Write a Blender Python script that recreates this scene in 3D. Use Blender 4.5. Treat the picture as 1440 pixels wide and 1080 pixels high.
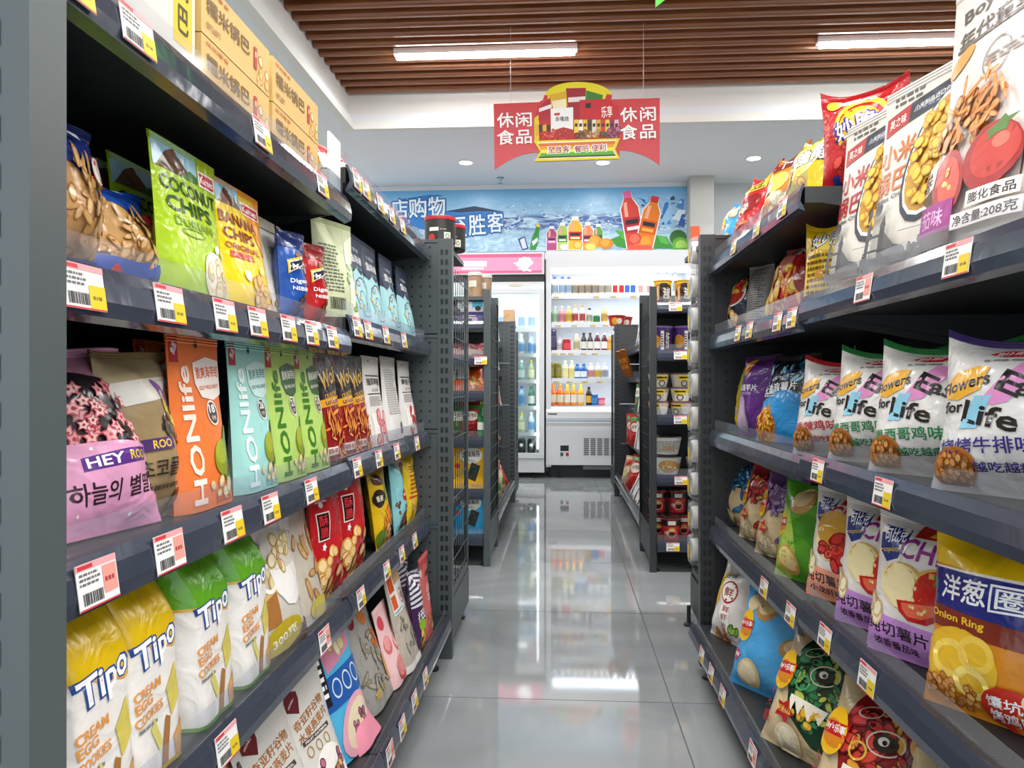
import bpy, bmesh, math, random
import numpy as np
from mathutils import Vector, Matrix
PI = math.pi
R = math.radians
random.seed(7)
for o in list(bpy.data.objects):
    bpy.data.objects.remove(o)
sc = bpy.context.scene
col = sc.collection

# ------------------------------------------------------------------ camera, world, exposure
FPX = 1081.0                                   # focal length in pixels of the 1440 px wide frame
CAM_H = .85
YAW = math.atan(70 / FPX)
cam_d = bpy.data.cameras.new('camera')
cam = bpy.data.objects.new('camera', cam_d)
col.objects.link(cam)
cam_d.sensor_width = 36
cam_d.lens = FPX / 1440 * 36
cam_d.clip_start = .02
cam.location = (0, 0, CAM_H)
cam.rotation_euler = (R(90), 0, YAW)
sc.camera = cam

w = bpy.data.worlds.new('world')
sc.world = w
w.use_nodes = True
bg = w.node_tree.nodes['Background']
bg.inputs[0].default_value = (.86, .93, 1, 1)   # bright overcast day outside the open shop front
bg.inputs[1].default_value = 1.5
sc.view_settings.view_transform = 'Standard'
sc.view_settings.look = 'None'
sc.view_settings.gamma = 1
sc.view_settings.use_curve_mapping = False
sc.view_settings.exposure = 0.42
DOWN_W = 4.5                                      # watts of each soffit downlight
LED_W = 23                                      # watts of each ceiling batten
sc.cycles.use_denoising = True
sc.cycles.max_bounces = 9
sc.cycles.diffuse_bounces = 4
sc.cycles.glossy_bounces = 4
sc.cycles.transparent_max_bounces = 12
sc.cycles.caustics_reflective = False
sc.cycles.caustics_refractive = False
sc.cycles.sample_clamp_indirect = 4

# a photo pixel to the point where its ray meets the plane X = const or Y = const (used to measure where things stand)
_c, _s = math.cos(YAW), math.sin(YAW)
def _ray(px, py):
    a = (px - 720) / FPX
    return a * _c - _s, a * _s + _c, (540 - py) / FPX
def Y_at(px, X):
    d = _ray(px, 540)
    return d[1] * X / d[0]
def XZ_at(px, py, Y):
    d = _ray(px, py)
    t = Y / d[1]
    return d[0] * t, CAM_H + d[2] * t

# ------------------------------------------------------------------ materials
def lin(h):
    h = h.lstrip('#')
    v = [int(h[i:i + 2], 16) / 255 for i in (0, 2, 4)]
    return tuple(x / 12.92 if x <= .04045 else ((x + .055) / 1.055) ** 2.4 for x in v) + (1,)
MATS = {}
def new_mat(name):
    m = bpy.data.materials.new(name)
    m.use_nodes = True
    nt = m.node_tree
    return m, nt, nt.nodes['Principled BSDF']
def mat(h, rough=.5, metal=0, bump=0, bscale=30, spec=.5, noise=0, nscale=8):
    key = (h, rough, metal, bump, bscale, spec, noise)
    if key in MATS:
        return MATS[key]
    m, nt, b = new_mat('paint_' + h.lstrip('#'))
    c = lin(h)
    b.inputs['Base Color'].default_value = c
    b.inputs['Roughness'].default_value = rough
    b.inputs['Metallic'].default_value = metal
    b.inputs['Specular IOR Level'].default_value = spec
    tc = None
    if bump or noise:
        tc = nt.nodes.new('ShaderNodeTexCoord')
    if bump:
        n = nt.nodes.new('ShaderNodeTexNoise')
        n.inputs['Scale'].default_value = bscale
        n.inputs['Detail'].default_value = 2.5
        n.inputs['Distortion'].default_value = .8
        nt.links.new(tc.outputs['Object'], n.inputs['Vector'])
        bp = nt.nodes.new('ShaderNodeBump')
        bp.inputs['Strength'].default_value = bump
        bp.inputs['Distance'].default_value = .01
        nt.links.new(n.outputs['Fac'], bp.inputs['Height'])
        nt.links.new(bp.outputs['Normal'], b.inputs['Normal'])
    if noise:
        n = nt.nodes.new('ShaderNodeTexNoise')
        n.inputs['Scale'].default_value = nscale
        n.inputs['Detail'].default_value = 4
        nt.links.new(tc.outputs['Object'], n.inputs['Vector'])
        mx = nt.nodes.new('ShaderNodeMix')
        mx.data_type = 'RGBA'
        mx.inputs['A'].default_value = tuple(x * (1 - noise) for x in c[:3]) + (1,)
        mx.inputs['B'].default_value = tuple(min(1, x * (1 + noise)) for x in c[:3]) + (1,)
        nt.links.new(n.outputs['Fac'], mx.inputs['Factor'])
        nt.links.new(mx.outputs['Result'], b.inputs['Base Color'])
    MATS[key] = m
    return m
def film(h, fin='g'):
    if fin == 'g':
        return mat(h, .24, 0, .6, 21)
    if fin == 'm':
        return mat(h, .38, 0, .4, 16)
    return mat(h, .55)                          # card / paper print
def emit(name, h, s):
    if name in MATS:
        return MATS[name]
    m, nt, b = new_mat(name)
    b.inputs['Base Color'].default_value = lin(h)
    b.inputs['Emission Color'].default_value = lin(h)
    b.inputs['Emission Strength'].default_value = s
    MATS[name] = m
    return m
def clear(name, tint=(1, 1, 1), refl=.12, rough=.06, milk=0.0):
    """thin clear plastic or glass: see-through with a gloss on top"""
    if name in MATS:
        return MATS[name]
    m = bpy.data.materials.new(name)
    m.use_nodes = True
    nt = m.node_tree
    nt.nodes.clear()
    out = nt.nodes.new('ShaderNodeOutputMaterial')
    tr = nt.nodes.new('ShaderNodeBsdfTransparent')
    tr.inputs[0].default_value = tint + (1,)
    gl = nt.nodes.new('ShaderNodeBsdfGlossy')
    gl.inputs['Roughness'].default_value = rough
    fr = nt.nodes.new('ShaderNodeLayerWeight')
    fr.inputs[0].default_value = .5
    pw = nt.nodes.new('ShaderNodeMath'); pw.operation = 'POWER'; pw.inputs[1].default_value = 5
    nt.links.new(fr.outputs['Facing'], pw.inputs[0])
    ad = nt.nodes.new('ShaderNodeMath')
    ad.operation = 'MULTIPLY_ADD'
    ad.use_clamp = True
    ad.inputs[1].default_value = .45
    ad.inputs[2].default_value = refl
    nt.links.new(pw.outputs[0], ad.inputs[0])
    mx = nt.nodes.new('ShaderNodeMixShader')
    nt.links.new(ad.outputs[0], mx.inputs[0])
    src = tr
    if milk:
        df = nt.nodes.new('ShaderNodeBsdfDiffuse')
        df.inputs[0].default_value = (.85, .87, .9, 1)
        m2 = nt.nodes.new('ShaderNodeMixShader')
        m2.inputs[0].default_value = milk
        nt.links.new(tr.outputs[0], m2.inputs[1])
        nt.links.new(df.outputs[0], m2.inputs[2])
        src = m2
    nt.links.new(src.outputs[0], mx.inputs[1])
    nt.links.new(gl.outputs[0], mx.inputs[2])
    nt.links.new(mx.outputs[0], out.inputs[0])
    MATS[name] = m
    return m
METAL = mat('#4a5254', .42, .0, .015, 260)
METAL_D = mat('#24282a', .45)
METAL_SHADED = mat('#2f3335', .42, .0, .05, 200)   # same grey metal, the right racks' shade put into its colour
BLACKM = mat('#191b1d', .5)
STRIP = mat('#393e4b', .13, 0, .1, 14)
CHROME = mat('#b8bcc0', .25, .9)
GUARD = clear('clear_plastic', (.96, .97, 1), .04, .08, .05)
GLASS = clear('door_glass', (.95, .98, .97), .16, .01)
WRAP = clear('clear_wrap', (.97, .97, .97), .06, .15, .12)

# ------------------------------------------------------------------ mesh helpers
class MB:
    def __init__(s):
        s.v, s.f, s.m, s.sm = [], [], [], []
        s.mats = []
    def mi(s, m):
        if m not in s.mats:
            s.mats.append(m)
        return s.mats.index(m)
    def add(s, vs, fs, m, smooth=False):
        b = len(s.v)
        i = s.mi(m)
        s.v += [tuple(p) for p in vs]
        s.f += [tuple(b + k for k in f) for f in fs]
        s.m += [i] * len(fs)
        s.sm += [smooth] * len(fs)
    def box(s, x0, x1, y0, y1, z0, z1, m):
        x0, x1 = sorted((x0, x1)); y0, y1 = sorted((y0, y1)); z0, z1 = sorted((z0, z1))
        vs = [(x, y, z) for z in (z0, z1) for y in (y0, y1) for x in (x0, x1)]
        s.add(vs, [(0, 2, 3, 1), (4, 5, 7, 6), (0, 1, 5, 4), (2, 6, 7, 3), (0, 4, 6, 2), (1, 3, 7, 5)], m)
        return s
    def bar(s, a, b, r, m, n=6):
        a, b = Vector(a), Vector(b)
        d = (b - a).normalized()
        u = d.orthogonal().normalized()
        w_ = d.cross(u)
        vs = []
        for p in (a, b):
            for k in range(n):
                t = 2 * PI * k / n
                vs.append(p + u * math.cos(t) * r + w_ * math.sin(t) * r)
        s.add(vs, [(k, (k + 1) % n, n + (k + 1) % n, n + k) for k in range(n)] + [tuple(range(n))[::-1], tuple(range(n, 2 * n))], m, True)
        return s
    def lathe(s, prof, m, n=20, c=(0, 0, 0), cap=True):
        """prof: (r, z) from bottom to top; m may be a list, one per segment"""
        k = len(prof)
        vs = [(c[0] + r * math.cos(2 * PI * j / n), c[1] + r * math.sin(2 * PI * j / n), c[2] + z) for r, z in prof for j in range(n)]
        for i in range(k - 1):
            mm = m[i] if isinstance(m, (list, tuple)) else m
            b = len(s.v)
            s.add(vs[i * n:(i + 2) * n], [(j, (j + 1) % n, n + (j + 1) % n, n + j) for j in range(n)], mm, True)
        if cap:
            s.add(vs[:n], [tuple(range(n))[::-1]], m[0] if isinstance(m, (list, tuple)) else m)
            s.add(vs[-n:], [tuple(range(n))], m[-1] if isinstance(m, (list, tuple)) else m)
        return s
    def prism(s, poly, d0, d1, m, axis='y'):
        """2D outline extruded between d0 and d1 along an axis"""
        def P(p, d):
            return {'y': (p[0], d, p[1]), 'x': (d, p[0], p[1]), 'z': (p[0], p[1], d)}[axis]
        n = len(poly)
        vs = [P(p, d0) for p in poly] + [P(p, d1) for p in poly]
        s.add(vs, [(k, (k + 1) % n, n + (k + 1) % n, n + k) for k in range(n)] + [tuple(range(n))[::-1], tuple(range(n, 2 * n))], m)
        return s
    def mesh(s, name, fix=True):
        me = bpy.data.meshes.new(name)
        me.from_pydata(s.v, [], s.f)
        for m in s.mats:
            me.materials.append(m)
        me.polygons.foreach_set('material_index', s.m)
        me.polygons.foreach_set('use_smooth', s.sm)
        if fix:
            bm = bmesh.new(); bm.from_mesh(me)
            bmesh.ops.recalc_face_normals(bm, faces=bm.faces)
            bm.to_mesh(me); bm.free()
        me.update()
        return me
    def build(s, name, parent=None, fix=True, loc=None):
        o = bpy.data.objects.new(name, s.mesh(name, fix))
        col.objects.link(o)
        if parent:
            o.parent = parent
        if loc:
            o.location = loc
        return o
def tag(o, label, cat, group=None):
    o['label'] = label; o['category'] = cat
    if group: o['group'] = group
    return o
def struct(o):
    o['kind'] = 'structure'
    return o
def stuff(o):
    o['kind'] = 'stuff'
    return o
def empty(name, loc=(0, 0, 0), rz=0):
    o = bpy.data.objects.new(name, None)
    o.empty_display_size = .05
    col.objects.link(o); o.location = loc; o.rotation_euler = (0, 0, rz)
    return o
KIDS = {}
def kid(parent, o):
    KIDS.setdefault(parent.name, []).append(o)
    o.parent = parent
    return o
def dup(o, parent=None):
    c = o.copy(); col.objects.link(c); c.parent = parent
    for k in KIDS.get(o.name, []):
        KIDS.setdefault(c.name, []).append(dup(k, c))
    return c

# ------------------------------------------------------------------ print on packages
# decals are 2D outlines in package coordinates (u across, v up, 0..1), cut on the package's own grid and laid on its surface
TEXT = {}
def prep_texts(strings):
    """all lettering is made once, as outline meshes scaled into a unit box"""
    obs = []
    for key in strings:
        if key in TEXT: continue
        cu = bpy.data.curves.new('t', 'FONT')
        cu.body, cu.offset = key
        if any(ord(ch) > 0x2e80 for ch in key[0]): cu.offset = 0                  # dense characters get their weight from expand()
        cu.resolution_u = 2
        cu.fill_mode = 'FRONT'
        o = bpy.data.objects.new('t', cu)
        col.objects.link(o)
        obs.append((key, o))
    dg = bpy.context.evaluated_depsgraph_get()
    dg.update()
    for key, o in obs:
        e = o.evaluated_get(dg)
        me = e.to_mesh()
        v = np.array([x.co[:2] for x in me.vertices])
        f = [tuple(p.vertices) for p in me.polygons]
        if len(v):
            lo, hi = v.min(0), v.max(0)
            v = (v - (lo + hi) / 2) / np.maximum(hi - lo, 1e-6)
        TEXT[key] = (v, f)
        e.to_mesh_clear()
    for key, o in obs:
        c = o.data
        bpy.data.objects.remove(o); bpy.data.curves.remove(c)
FOOD = {  # kind: (outer colours, inner colours, aspect, size, shape)
    'chip': (['#d99a2e', '#e3ae3e', '#c98a26'], ['#f1cf6c', '#f5da86', '#ecc35a'], .78, .2, 'e'),
    'pale': (['#cbb27a', '#d8c08c', '#bfa468'], ['#efe2ba', '#e8d7a6', '#f3e9c8'], .75, .2, 'e'),
    'star': (['#c65a66', '#b54858', '#d67682'], ['#f0b7b5', '#e99aa0', '#f6cfc9'], .9, .15, 's'),
    'stick': (['#d2691e', '#e07b28', '#b9541a'], ['#f09a45', '#f3a95a', '#e88b38'], .2, .24, 'e'),
    'ball': (['#5a3219', '#6b3d20', '#4a2814'], ['#8a5a35', '#7a4a28', '#96673f'], 1, .1, 'e'),
    'nut': (['#8a5a30', '#a06a38', '#754a26'], ['#c99a60', '#d8ae76', '#b98850'], .7, .15, 'e'),
    'chick': (['#a85f22', '#b86f2c', '#8f4f1c'], ['#d89a50', '#e2ab62', '#c8863e'], .8, .17, 'e'),
    'gold': (['#c98f3a', '#d69f4a', '#b77d2e'], ['#eec98a', '#f2d69e', '#e5ba74'], .85, .17, 'e'),
    'red': (['#8e1418', '#a81c1e', '#7a1014'], ['#d23a34', '#e0564c', '#c42c2c'], .6, .18, 'e'),
    'green': (['#3d6a1c', '#4f8024', '#2f5616'], ['#86b046', '#9cc45c', '#749e38'], .6, .18, 'e'),
    'dark': (['#2a2622', '#3a342e', '#1e1b18'], ['#5e554a', '#4e463e', '#6e6458'], .5, .18, 'e'),
    'berry': (['#5e2238', '#7a2c48', '#4a1a2c'], ['#a85a78', '#b86c88', '#8e4462'], 1, .1, 'e'),
    'bread': (['#a87844', '#b98a52', '#966a3a'], ['#c9a068', '#d2ac78', '#bd9258'], .42, .26, 'e'),
    'fish': (['#6e665a', '#807868', '#5c554a'], ['#a89e8c', '#b8ae9c', '#968c7a'], .3, .22, 'e'),
    'drag': (['#5c0f14', '#7a1418', '#3e0a10'], ['#c8282a', '#e0a03a', '#d8443a'], .5, .2, 'e'),
    'dragg': (['#0e3320', '#16452c', '#0a2818'], ['#2f7a4a', '#b9c84a', '#3f8f5a'], .5, .2, 'e'),
    'wave': (['#123a5c', '#184a72', '#0e2e4a'], ['#3a86b8', '#8fc8e0', '#2a709e'], .35, .2, 'e'),
    'purp': (['#5c3a70', '#70487e', '#4a2e5e'], ['#a88ab8', '#b89cc8', '#9474a6'], .4, .2, 'e'),
    'pink': (['#d06a72', '#c85a64', '#dc7c82'], ['#f3b9b9', '#f7cfcc', '#ee9ea2'], .9, .2, 'e'),
    'cracker': (['#c98f1e', '#b9801a', '#d69f28'], ['#efc13a', '#f2cb52', '#e7b52e'], .8, .22, 'e'),
}
def ell(cu, cv, ru, rv, rot, n=14, shape='e'):
    """outline around (cu, cv); ru, rv are in widths, returned in metric offsets of the width"""
    pts = []
    N = n if shape == 'e' else 10
    for k in range(N):
        t = 2 * PI * k / N
        q = 1 if shape == 'e' or k % 2 == 0 else .55
        x, y = ru * q * math.cos(t), rv * q * math.sin(t)
        pts.append((x * math.cos(rot) - y * math.sin(rot), x * math.sin(rot) + y * math.cos(rot)))
    return pts
def expand(dec, asp):
    """turn one design entry into (verts uv, faces, colour) pieces; asp = W / H"""
    k = dec[0]
    if k == 'R':
        _, u0, v0, u1, v1, c = dec
        return [([(u0, v0), (u1, v0), (u1, v1), (u0, v1)], [(0, 1, 2, 3)], c)]
    if k == 'P':
        return [(list(dec[1]), [tuple(range(len(dec[1])))], dec[2])]
    if k in 'ES':
        cu, cv, ru, rv, c = dec[1:6]
        rot = R(dec[6]) if len(dec) > 6 else 0
        p = [(cu + x, cv + y * asp) for x, y in ell(cu, cv, ru, rv, rot, 18, 'e' if k == 'E' else 's')]
        return [(p, [tuple(range(len(p)))], c)]
    if k == 'O':
        cu, cv, ru, rv, c, th = dec[1:7]
        rot = R(dec[7]) if len(dec) > 7 else 0
        a = ell(cu, cv, ru, rv, rot, 24); b = ell(cu, cv, ru - th, rv - th, rot, 24)
        p = [(cu + x, cv + y * asp) for x, y in a + b]
        n = 24
        return [(p, [(i, (i + 1) % n, n + (i + 1) % n, n + i) for i in range(n)], c)]
    if k == 'T':
        s_, cu, cv, tw, th, c = dec[1:7]
        rot = R(dec[7]) if len(dec) > 7 and dec[7] else 0
        outl = dec[8] if len(dec) > 8 else None
        res = []
        for key, cc in (([((s_, .075), outl)] if outl else []) + [((s_, .022), c)]):
            v, f = TEXT[key]
            if not len(v): continue
            g = 1.09 if cc is outl and outl else 1
            x = v[:, 0] * tw * g; y = v[:, 1] * th / asp * g        # y in widths
            X = x * math.cos(rot) - y * math.sin(rot); Yv = x * math.sin(rot) + y * math.cos(rot)
            P = np.stack([cu + X, cv + Yv * asp], 1)
            if any(ord(ch) > 0x2e80 for ch in s_):      # heavier strokes: the glyph laid several times, slightly shifted
                n_ = max(1, len(s_.replace(' ', '')))
                em = min(tw / n_, th / asp) if abs(rot) < 1 else min(tw, th / asp) / 1
                bw = em * (.06 if cc is outl and outl else .022)
                sh = [(bw * math.cos(q), bw * math.sin(q)) for q in ([PI / 4 * i for i in range(8)] if cc is outl and outl else [PI / 4 + PI / 2 * i for i in range(4)])]
                for dx, dy in sh: res.append(((P + np.array([dx, dy * asp])).tolist(), f, cc))
            else:
                res.append((P.tolist(), f, cc))
        return res
    if k == 'C':
        kind, cu, cv, ru, rv, n, seed = dec[1:8]
        rg = random.Random(seed)
        out_c, in_c, aspct, size, shp = FOOD[kind]
        size *= dec[8] if len(dec) > 8 else 1
        res = []
        for i in range(n):
            a = rg.uniform(0, 2 * PI); q = math.sqrt(rg.random())
            x = cu + math.cos(a) * ru * q; y = cv + math.sin(a) * rv * q * asp
            r = size * rg.uniform(.7, 1.1) * .5; rot = rg.uniform(0, PI)
            for sc_, cs in ((1, out_c), (.74, in_c)):
                p = [(x + px, y + py * asp) for px, py in ell(0, 0, r * sc_, r * sc_ * aspct, rot, 10, shp)]
                res.append((p, [tuple(range(len(p)))], rg.choice(cs)))
            if shp == 's':
                p = [(x + px, y + py * asp) for px, py in ell(0, 0, r * .2, r * .2, 0, 8)]
                res.append((p, [tuple(range(8))], '#b03848'))
        return res
    if k == 'L':                                 # small print: rows of short dashes
        u0, v0, u1, v1, n, c = dec[1:7]
        rg = random.Random(n * 7 + int(u0 * 100))
        vs, fs = [], []
        for i in range(n):
            y = v1 - (v1 - v0) * (i + .5) / n; hh = (v1 - v0) / n * .26
            x = u0; end = u1 - rg.random() * .3 * (u1 - u0)
            while x < end:
                l = min(rg.uniform(.03, .1), end - x)
                b = len(vs); vs += [(x, y - hh), (x + l, y - hh), (x + l, y + hh), (x, y + hh)]; fs.append((b, b + 1, b + 2, b + 3))
                x += l + .02
        return [(vs, fs, c)]
    if k == 'B':                                 # barcode
        u0, v0, u1, v1, c = dec[1:6]
        rg = random.Random(3)
        vs, fs = [], []
        x = u0
        while x < u1:
            l = rg.choice((.006, .012, .02)) * (u1 - u0) / .35
            b = len(vs); vs += [(x, v0), (x + l, v0), (x + l, v1), (x, v1)]; fs.append((b, b + 1, b + 2, b + 3))
            x += l + rg.choice((.008, .014)) * (u1 - u0) / .35
        return [(vs, fs, c)]
    raise ValueError(k)
def lay(mb, F, decals, W, H, nu, nv, fin, off=.0007, step=.00004, clip=True):
    """cut each decal on the surface grid and lay it on the surface F(u, v)"""
    layer = 0
    for dec in decals:
        for vs, fs, c in expand(dec, W / H):
            bm = bmesh.new()
            bv = [bm.verts.new((p[0] * nu, p[1] * nv, 0)) for p in vs]
            for f in fs:
                try: bm.faces.new([bv[i] for i in f])
                except ValueError: pass
            a = np.array(vs)
            lo, hi = a.min(0), a.max(0)
            for ax, n in ((0, nu), (1, nv)):
                no = (1, 0, 0) if ax == 0 else (0, 1, 0)
                if clip and lo[ax] < 0.0:
                    bmesh.ops.bisect_plane(bm, geom=bm.verts[:] + bm.edges[:] + bm.faces[:], plane_co=(0, 0, 0), plane_no=no, clear_inner=True)
                if clip and hi[ax] > 1.0:
                    bmesh.ops.bisect_plane(bm, geom=bm.verts[:] + bm.edges[:] + bm.faces[:], plane_co=[x * n for x in no], plane_no=no, clear_outer=True)
                for i in range(max(1, math.ceil(lo[ax] * n + 1e-4)), min(n, math.floor(hi[ax] * n - 1e-4) + 1)):
                    bmesh.ops.bisect_plane(bm, geom=bm.verts[:] + bm.edges[:] + bm.faces[:], plane_co=[x * i for x in no], plane_no=no)
            bm.verts.index_update()
            if bm.faces:
                uv = np.array([v.co[:2] for v in bm.verts]) / (nu, nv)
                uv = np.clip(uv, .0, 1.0)
                e = .004
                P = F(uv[:, 0], uv[:, 1])
                ua, ub = np.clip(uv[:, 0] - e, 0, 1), np.clip(uv[:, 0] + e, 0, 1)
                va, vb = np.clip(uv[:, 1] - e, 0, 1), np.clip(uv[:, 1] + e, 0, 1)
                du = F(ub, uv[:, 1]) - F(ua, uv[:, 1]); dv = F(uv[:, 0], vb) - F(uv[:, 0], va)
                N = np.cross(du, dv)
                N /= np.maximum(np.linalg.norm(N, axis=1, keepdims=True), 1e-9)
                P = P + N * (off + step * layer)
                Pl = P.tolist()
                b = len(mb.v); mi = mb.mi(film(c, fin) if isinstance(c, str) else c)
                mb.v += [tuple(p) for p in Pl]
                for f in bm.faces:
                    idx = [v.index for v in f.verts]
                    p0, p1, p2 = (np.array(Pl[i]) for i in idx[:3])
                    mb.f.append(tuple(b + i for i in idx)); mb.m.append(mi); mb.sm.append(True)
            bm.free()
            layer += 1

# ------------------------------------------------------------------ package shapes
def sst(x): x = np.clip(x, 0, 1); return x * x * (3 - 2 * x)
def bag_surface(kind, W, H, D, ear=0, seed=0):
    ph = (seed * 1.7) % 6.28
    def F(u, v, side=-1):
        u = np.asarray(u, float); v = np.asarray(v, float)
        a = np.abs(2 * u - 1)
        if kind == 'pillow':
            s_ = np.clip((v - .04) / .9, 0, 1)
            g = np.maximum(1 - np.abs(2 * s_ - 1) ** 2.6, 0) ** .62
            t = D / 2 * g * np.maximum(1 - a ** 2.4, 0) ** .7
            wd = W * (1 - .07 * np.sin(PI * v))
            wr = .0022 * np.sin(11 * u + 5 * v + ph) + .0018 * np.sin(15 * v - 7 * u + 2 * ph) + .0016 * np.sin(23 * u + ph) * np.abs(2 * s_ - 1) ** 3
            t = t + wr * np.minimum(1, g * 1.6) * np.minimum(1, (1 - a) * 4)
        elif kind == 'pouch':
            g = .06 + .94 * (1 - sst((v - .02) / .9)) ** .8
            t = D / 2 * g * np.maximum(1 - a ** 3, 0) ** .6
            wd = W * (1 - .03 * np.sin(PI * v))
            t = t + (.0014 * np.sin(9 * u + 6 * v + ph) + .0012 * np.sin(13 * v - 5 * u + ph)) * np.minimum(1, (1 - a) * 4) * (1 - v)
        else:                                    # block bag with a folded gable top
            g = np.where(v < .66, 1.0, np.maximum(1 - (v - .66) / .3, .03))
            t = D / 2 * g * np.maximum(1 - a ** 9, 0) ** .35
            wd = W * np.where(v < .66, 1, 1 + .02 * (v - .66))
            t = t + .0015 * np.sin(8 * u + 7 * v + ph) * np.minimum(1, (1 - a) * 5)
        x = (u - .5) * wd
        z = v * H + ear * a ** 3 * sst((v - .72) / .28) * H
        sway = .010 * np.sin(5 * u + ph) * sst((v - .8) / .2) if kind == 'pillow' else 0
        y = side * np.maximum(t, .0004) + sway
        if kind == 'pillow':
            y = y + 0 * z
        return np.stack([x + 0 * y, y + 0 * x, z], -1)
    return F
SEAL_V = .94
def make_package(d, name='snack_bag'):
    """d: dict(kind, W, H, D, base, decals, fin, seal, ear, seed) -> (mesh, seal mesh)"""
    kind, W, H, D = d['kind'], d['W'], d['H'], d['D']
    fin = d.get('fin', 'g')
    mb = MB()
    base = film(d['base'], fin)
    if kind == 'box':
        mb.box(-W / 2, W / 2, -D / 2, D / 2, 0, H, base)
        F = lambda u, v: np.stack([(u - .5) * W, -D / 2 + 0 * u, v * H], -1)
        lay(mb, F, d['decals'], W, H, 1, 1, fin, .0003)
        if d.get('side'):
            G = lambda u, v: np.stack([-W / 2 + 0 * u, (.5 - u) * D, v * H], -1)
            lay(mb, G, d['side'], D, H, 1, 1, fin, .0003)
            G2 = lambda u, v: np.stack([W / 2 + 0 * u, (u - .5) * D, v * H], -1)
            lay(mb, G2, d['side'], D, H, 1, 1, fin, .0003)
        return mb.mesh(name, False), None
    NU, NV = 16, 20
    F = bag_surface(kind, W, H, D, d.get('ear', 0), d.get('seed', 0))
    us = np.linspace(0, 1, NU + 1); vs_ = np.linspace(0, 1, NV + 1)
    def grid(side, v0, v1, out, m):
        vv = vs_[(vs_ >= v0 - 1e-6) & (vs_ <= v1 + 1e-6)]
        U, V = np.meshgrid(us, vv)
        P = F(U.ravel(), V.ravel(), side).tolist()
        n = NU + 1
        fs = [(j * n + i, j * n + i + 1, (j + 1) * n + i + 1, (j + 1) * n + i) for j in range(len(vv) - 1) for i in range(NU)]
        if side > 0: fs = [f[::-1] for f in fs]
        out.add(P, fs, m, True)
    back = film(d.get('back', d['base']), fin)
    grid(-1, 0, .95, mb, base); grid(1, 0, .95, mb, back)
    if kind != 'pillow':
        U = np.concatenate([us, us[::-1]])
        P = np.concatenate([F(us, us * 0, -1), F(us[::-1], us * 0, 1)]).tolist()
        mb.add(P, [tuple(range(len(P)))], back)
    lay(mb, F, [x for x in d['decals']], W, H, NU, NV, fin)
    sb = MB()
    sm_ = film(d.get('seal', d['base']), fin)
    rows = 7
    U, V = np.meshgrid(us, np.linspace(.95, 1, rows))
    for side in (-1, 1):
        P = F(U.ravel(), V.ravel(), side)
        P[:, 1] += side * np.where((np.arange(rows).repeat(NU + 1)) % 2, .0014, 0)
        n = NU + 1
        fs = [(j * n + i, j * n + i + 1, (j + 1) * n + i + 1, (j + 1) * n + i) for j in range(rows - 1) for i in range(NU)]
        sb.add(P.tolist(), fs if side < 0 else [f[::-1] for f in fs], sm_, False)
    return mb.mesh(name, False), sb.mesh('top_seal', False)
PROTO = {}
def place(dname, loc, rz, lean, label, cat, group=None, name='snack_bag', scale=1):
    """stand one package of design dname at loc (its base), front turned by rz, leaning back by lean degrees"""
    if dname not in PROTO:
        PROTO[dname] = make_package(DESIGN[dname], name)
    me, seal = PROTO[dname]
    o = bpy.data.objects.new(name, me)
    col.objects.link(o)
    o.location = loc; o.rotation_euler = (-R(lean), 0, R(rz)); o.scale = (scale,) * 3
    if seal:
        s_ = bpy.data.objects.new('top_seal', seal)
        col.objects.link(s_); s_.parent = o
    tag(o, label, cat, group)
    return o

# ------------------------------------------------------------------ package designs (print copied from the packages in the shop)
DESIGN = {}
def D(name, kind, W, H, Dp, base, decals, **k):
    DESIGN[name] = dict(kind=kind, W=W, H=H, D=Dp, base=base, decals=decals, **k)
def lays(cu, cv, r, rot=-12):
    return [('E', cu, cv, r, r * 1.15, '#f4c21a', rot), ('E', cu, cv - r * .1, r * .97, r * .62, '#e08a1a', rot),
            ('P', [(cu - r * 1.05, cv - .035), (cu + r * 1.0, cv - .02), (cu + r * 1.1, cv + .065), (cu - r * .98, cv + .05)], '#c8161d'),
            ('T', "Lay's", cu - r * .38, cv + .017, r * .85, .05, '#ffffff', rot + 16), ('T', '乐事', cu + r * .5, cv + .022, r * .8, .05, '#ffffff', rot + 16)]
# --- left rack
D('coconut', 'pouch', .175, .20, .05, '#a9cb1c', [
    ('R', .02, .8, .66, .99, '#a6d4ea'), ('P', [(.05, .8), (.2, .92), (.32, .96), (.5, .86), (.66, .8)], '#6a4a34'), ('P', [(.4, .8), (.55, .87), (.66, .85), (.66, .8)], '#3f7a2a'),
    ('R', .68, .8, .98, .99, '#b7d420'), ('P', [(.68, .8), (.97, .8), (.97, .91), (.68, .91)], '#ffffff'), ('R', .7, .812, .955, .898, '#c9161c'), ('T', 'Karnes', .825, .855, .22, .05, '#ffffff'),
    ('T', 'COCONUT', .5, .715, .86, .095, '#1c4a14'), ('T', 'CHIPS', .44, .59, .68, .1, '#1c4a14'), ('T', 'DURIAN', .45, .485, .55, .06, '#7fa318'), ('O', .4, .425, .16, .035, '#7fa318', .012),
    ('E', .66, .15, .21, .2, '#e8dcb8', 20), ('E', .62, .2, .16, .15, '#f6efd8', -20), ('E', .7, .1, .12, .08, '#d8c08a', 30), ('C', 'pale', .66, .16, .15, .15, 9, 3, .6),
    ('E', .7, .36, .05, .03, '#ffffff', 30), ('E', .82, .34, .04, .03, '#f4f0dc', -20), ('R', .0, .0, 1, .025, '#8aa818')], seal='#a9cb1c')
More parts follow.
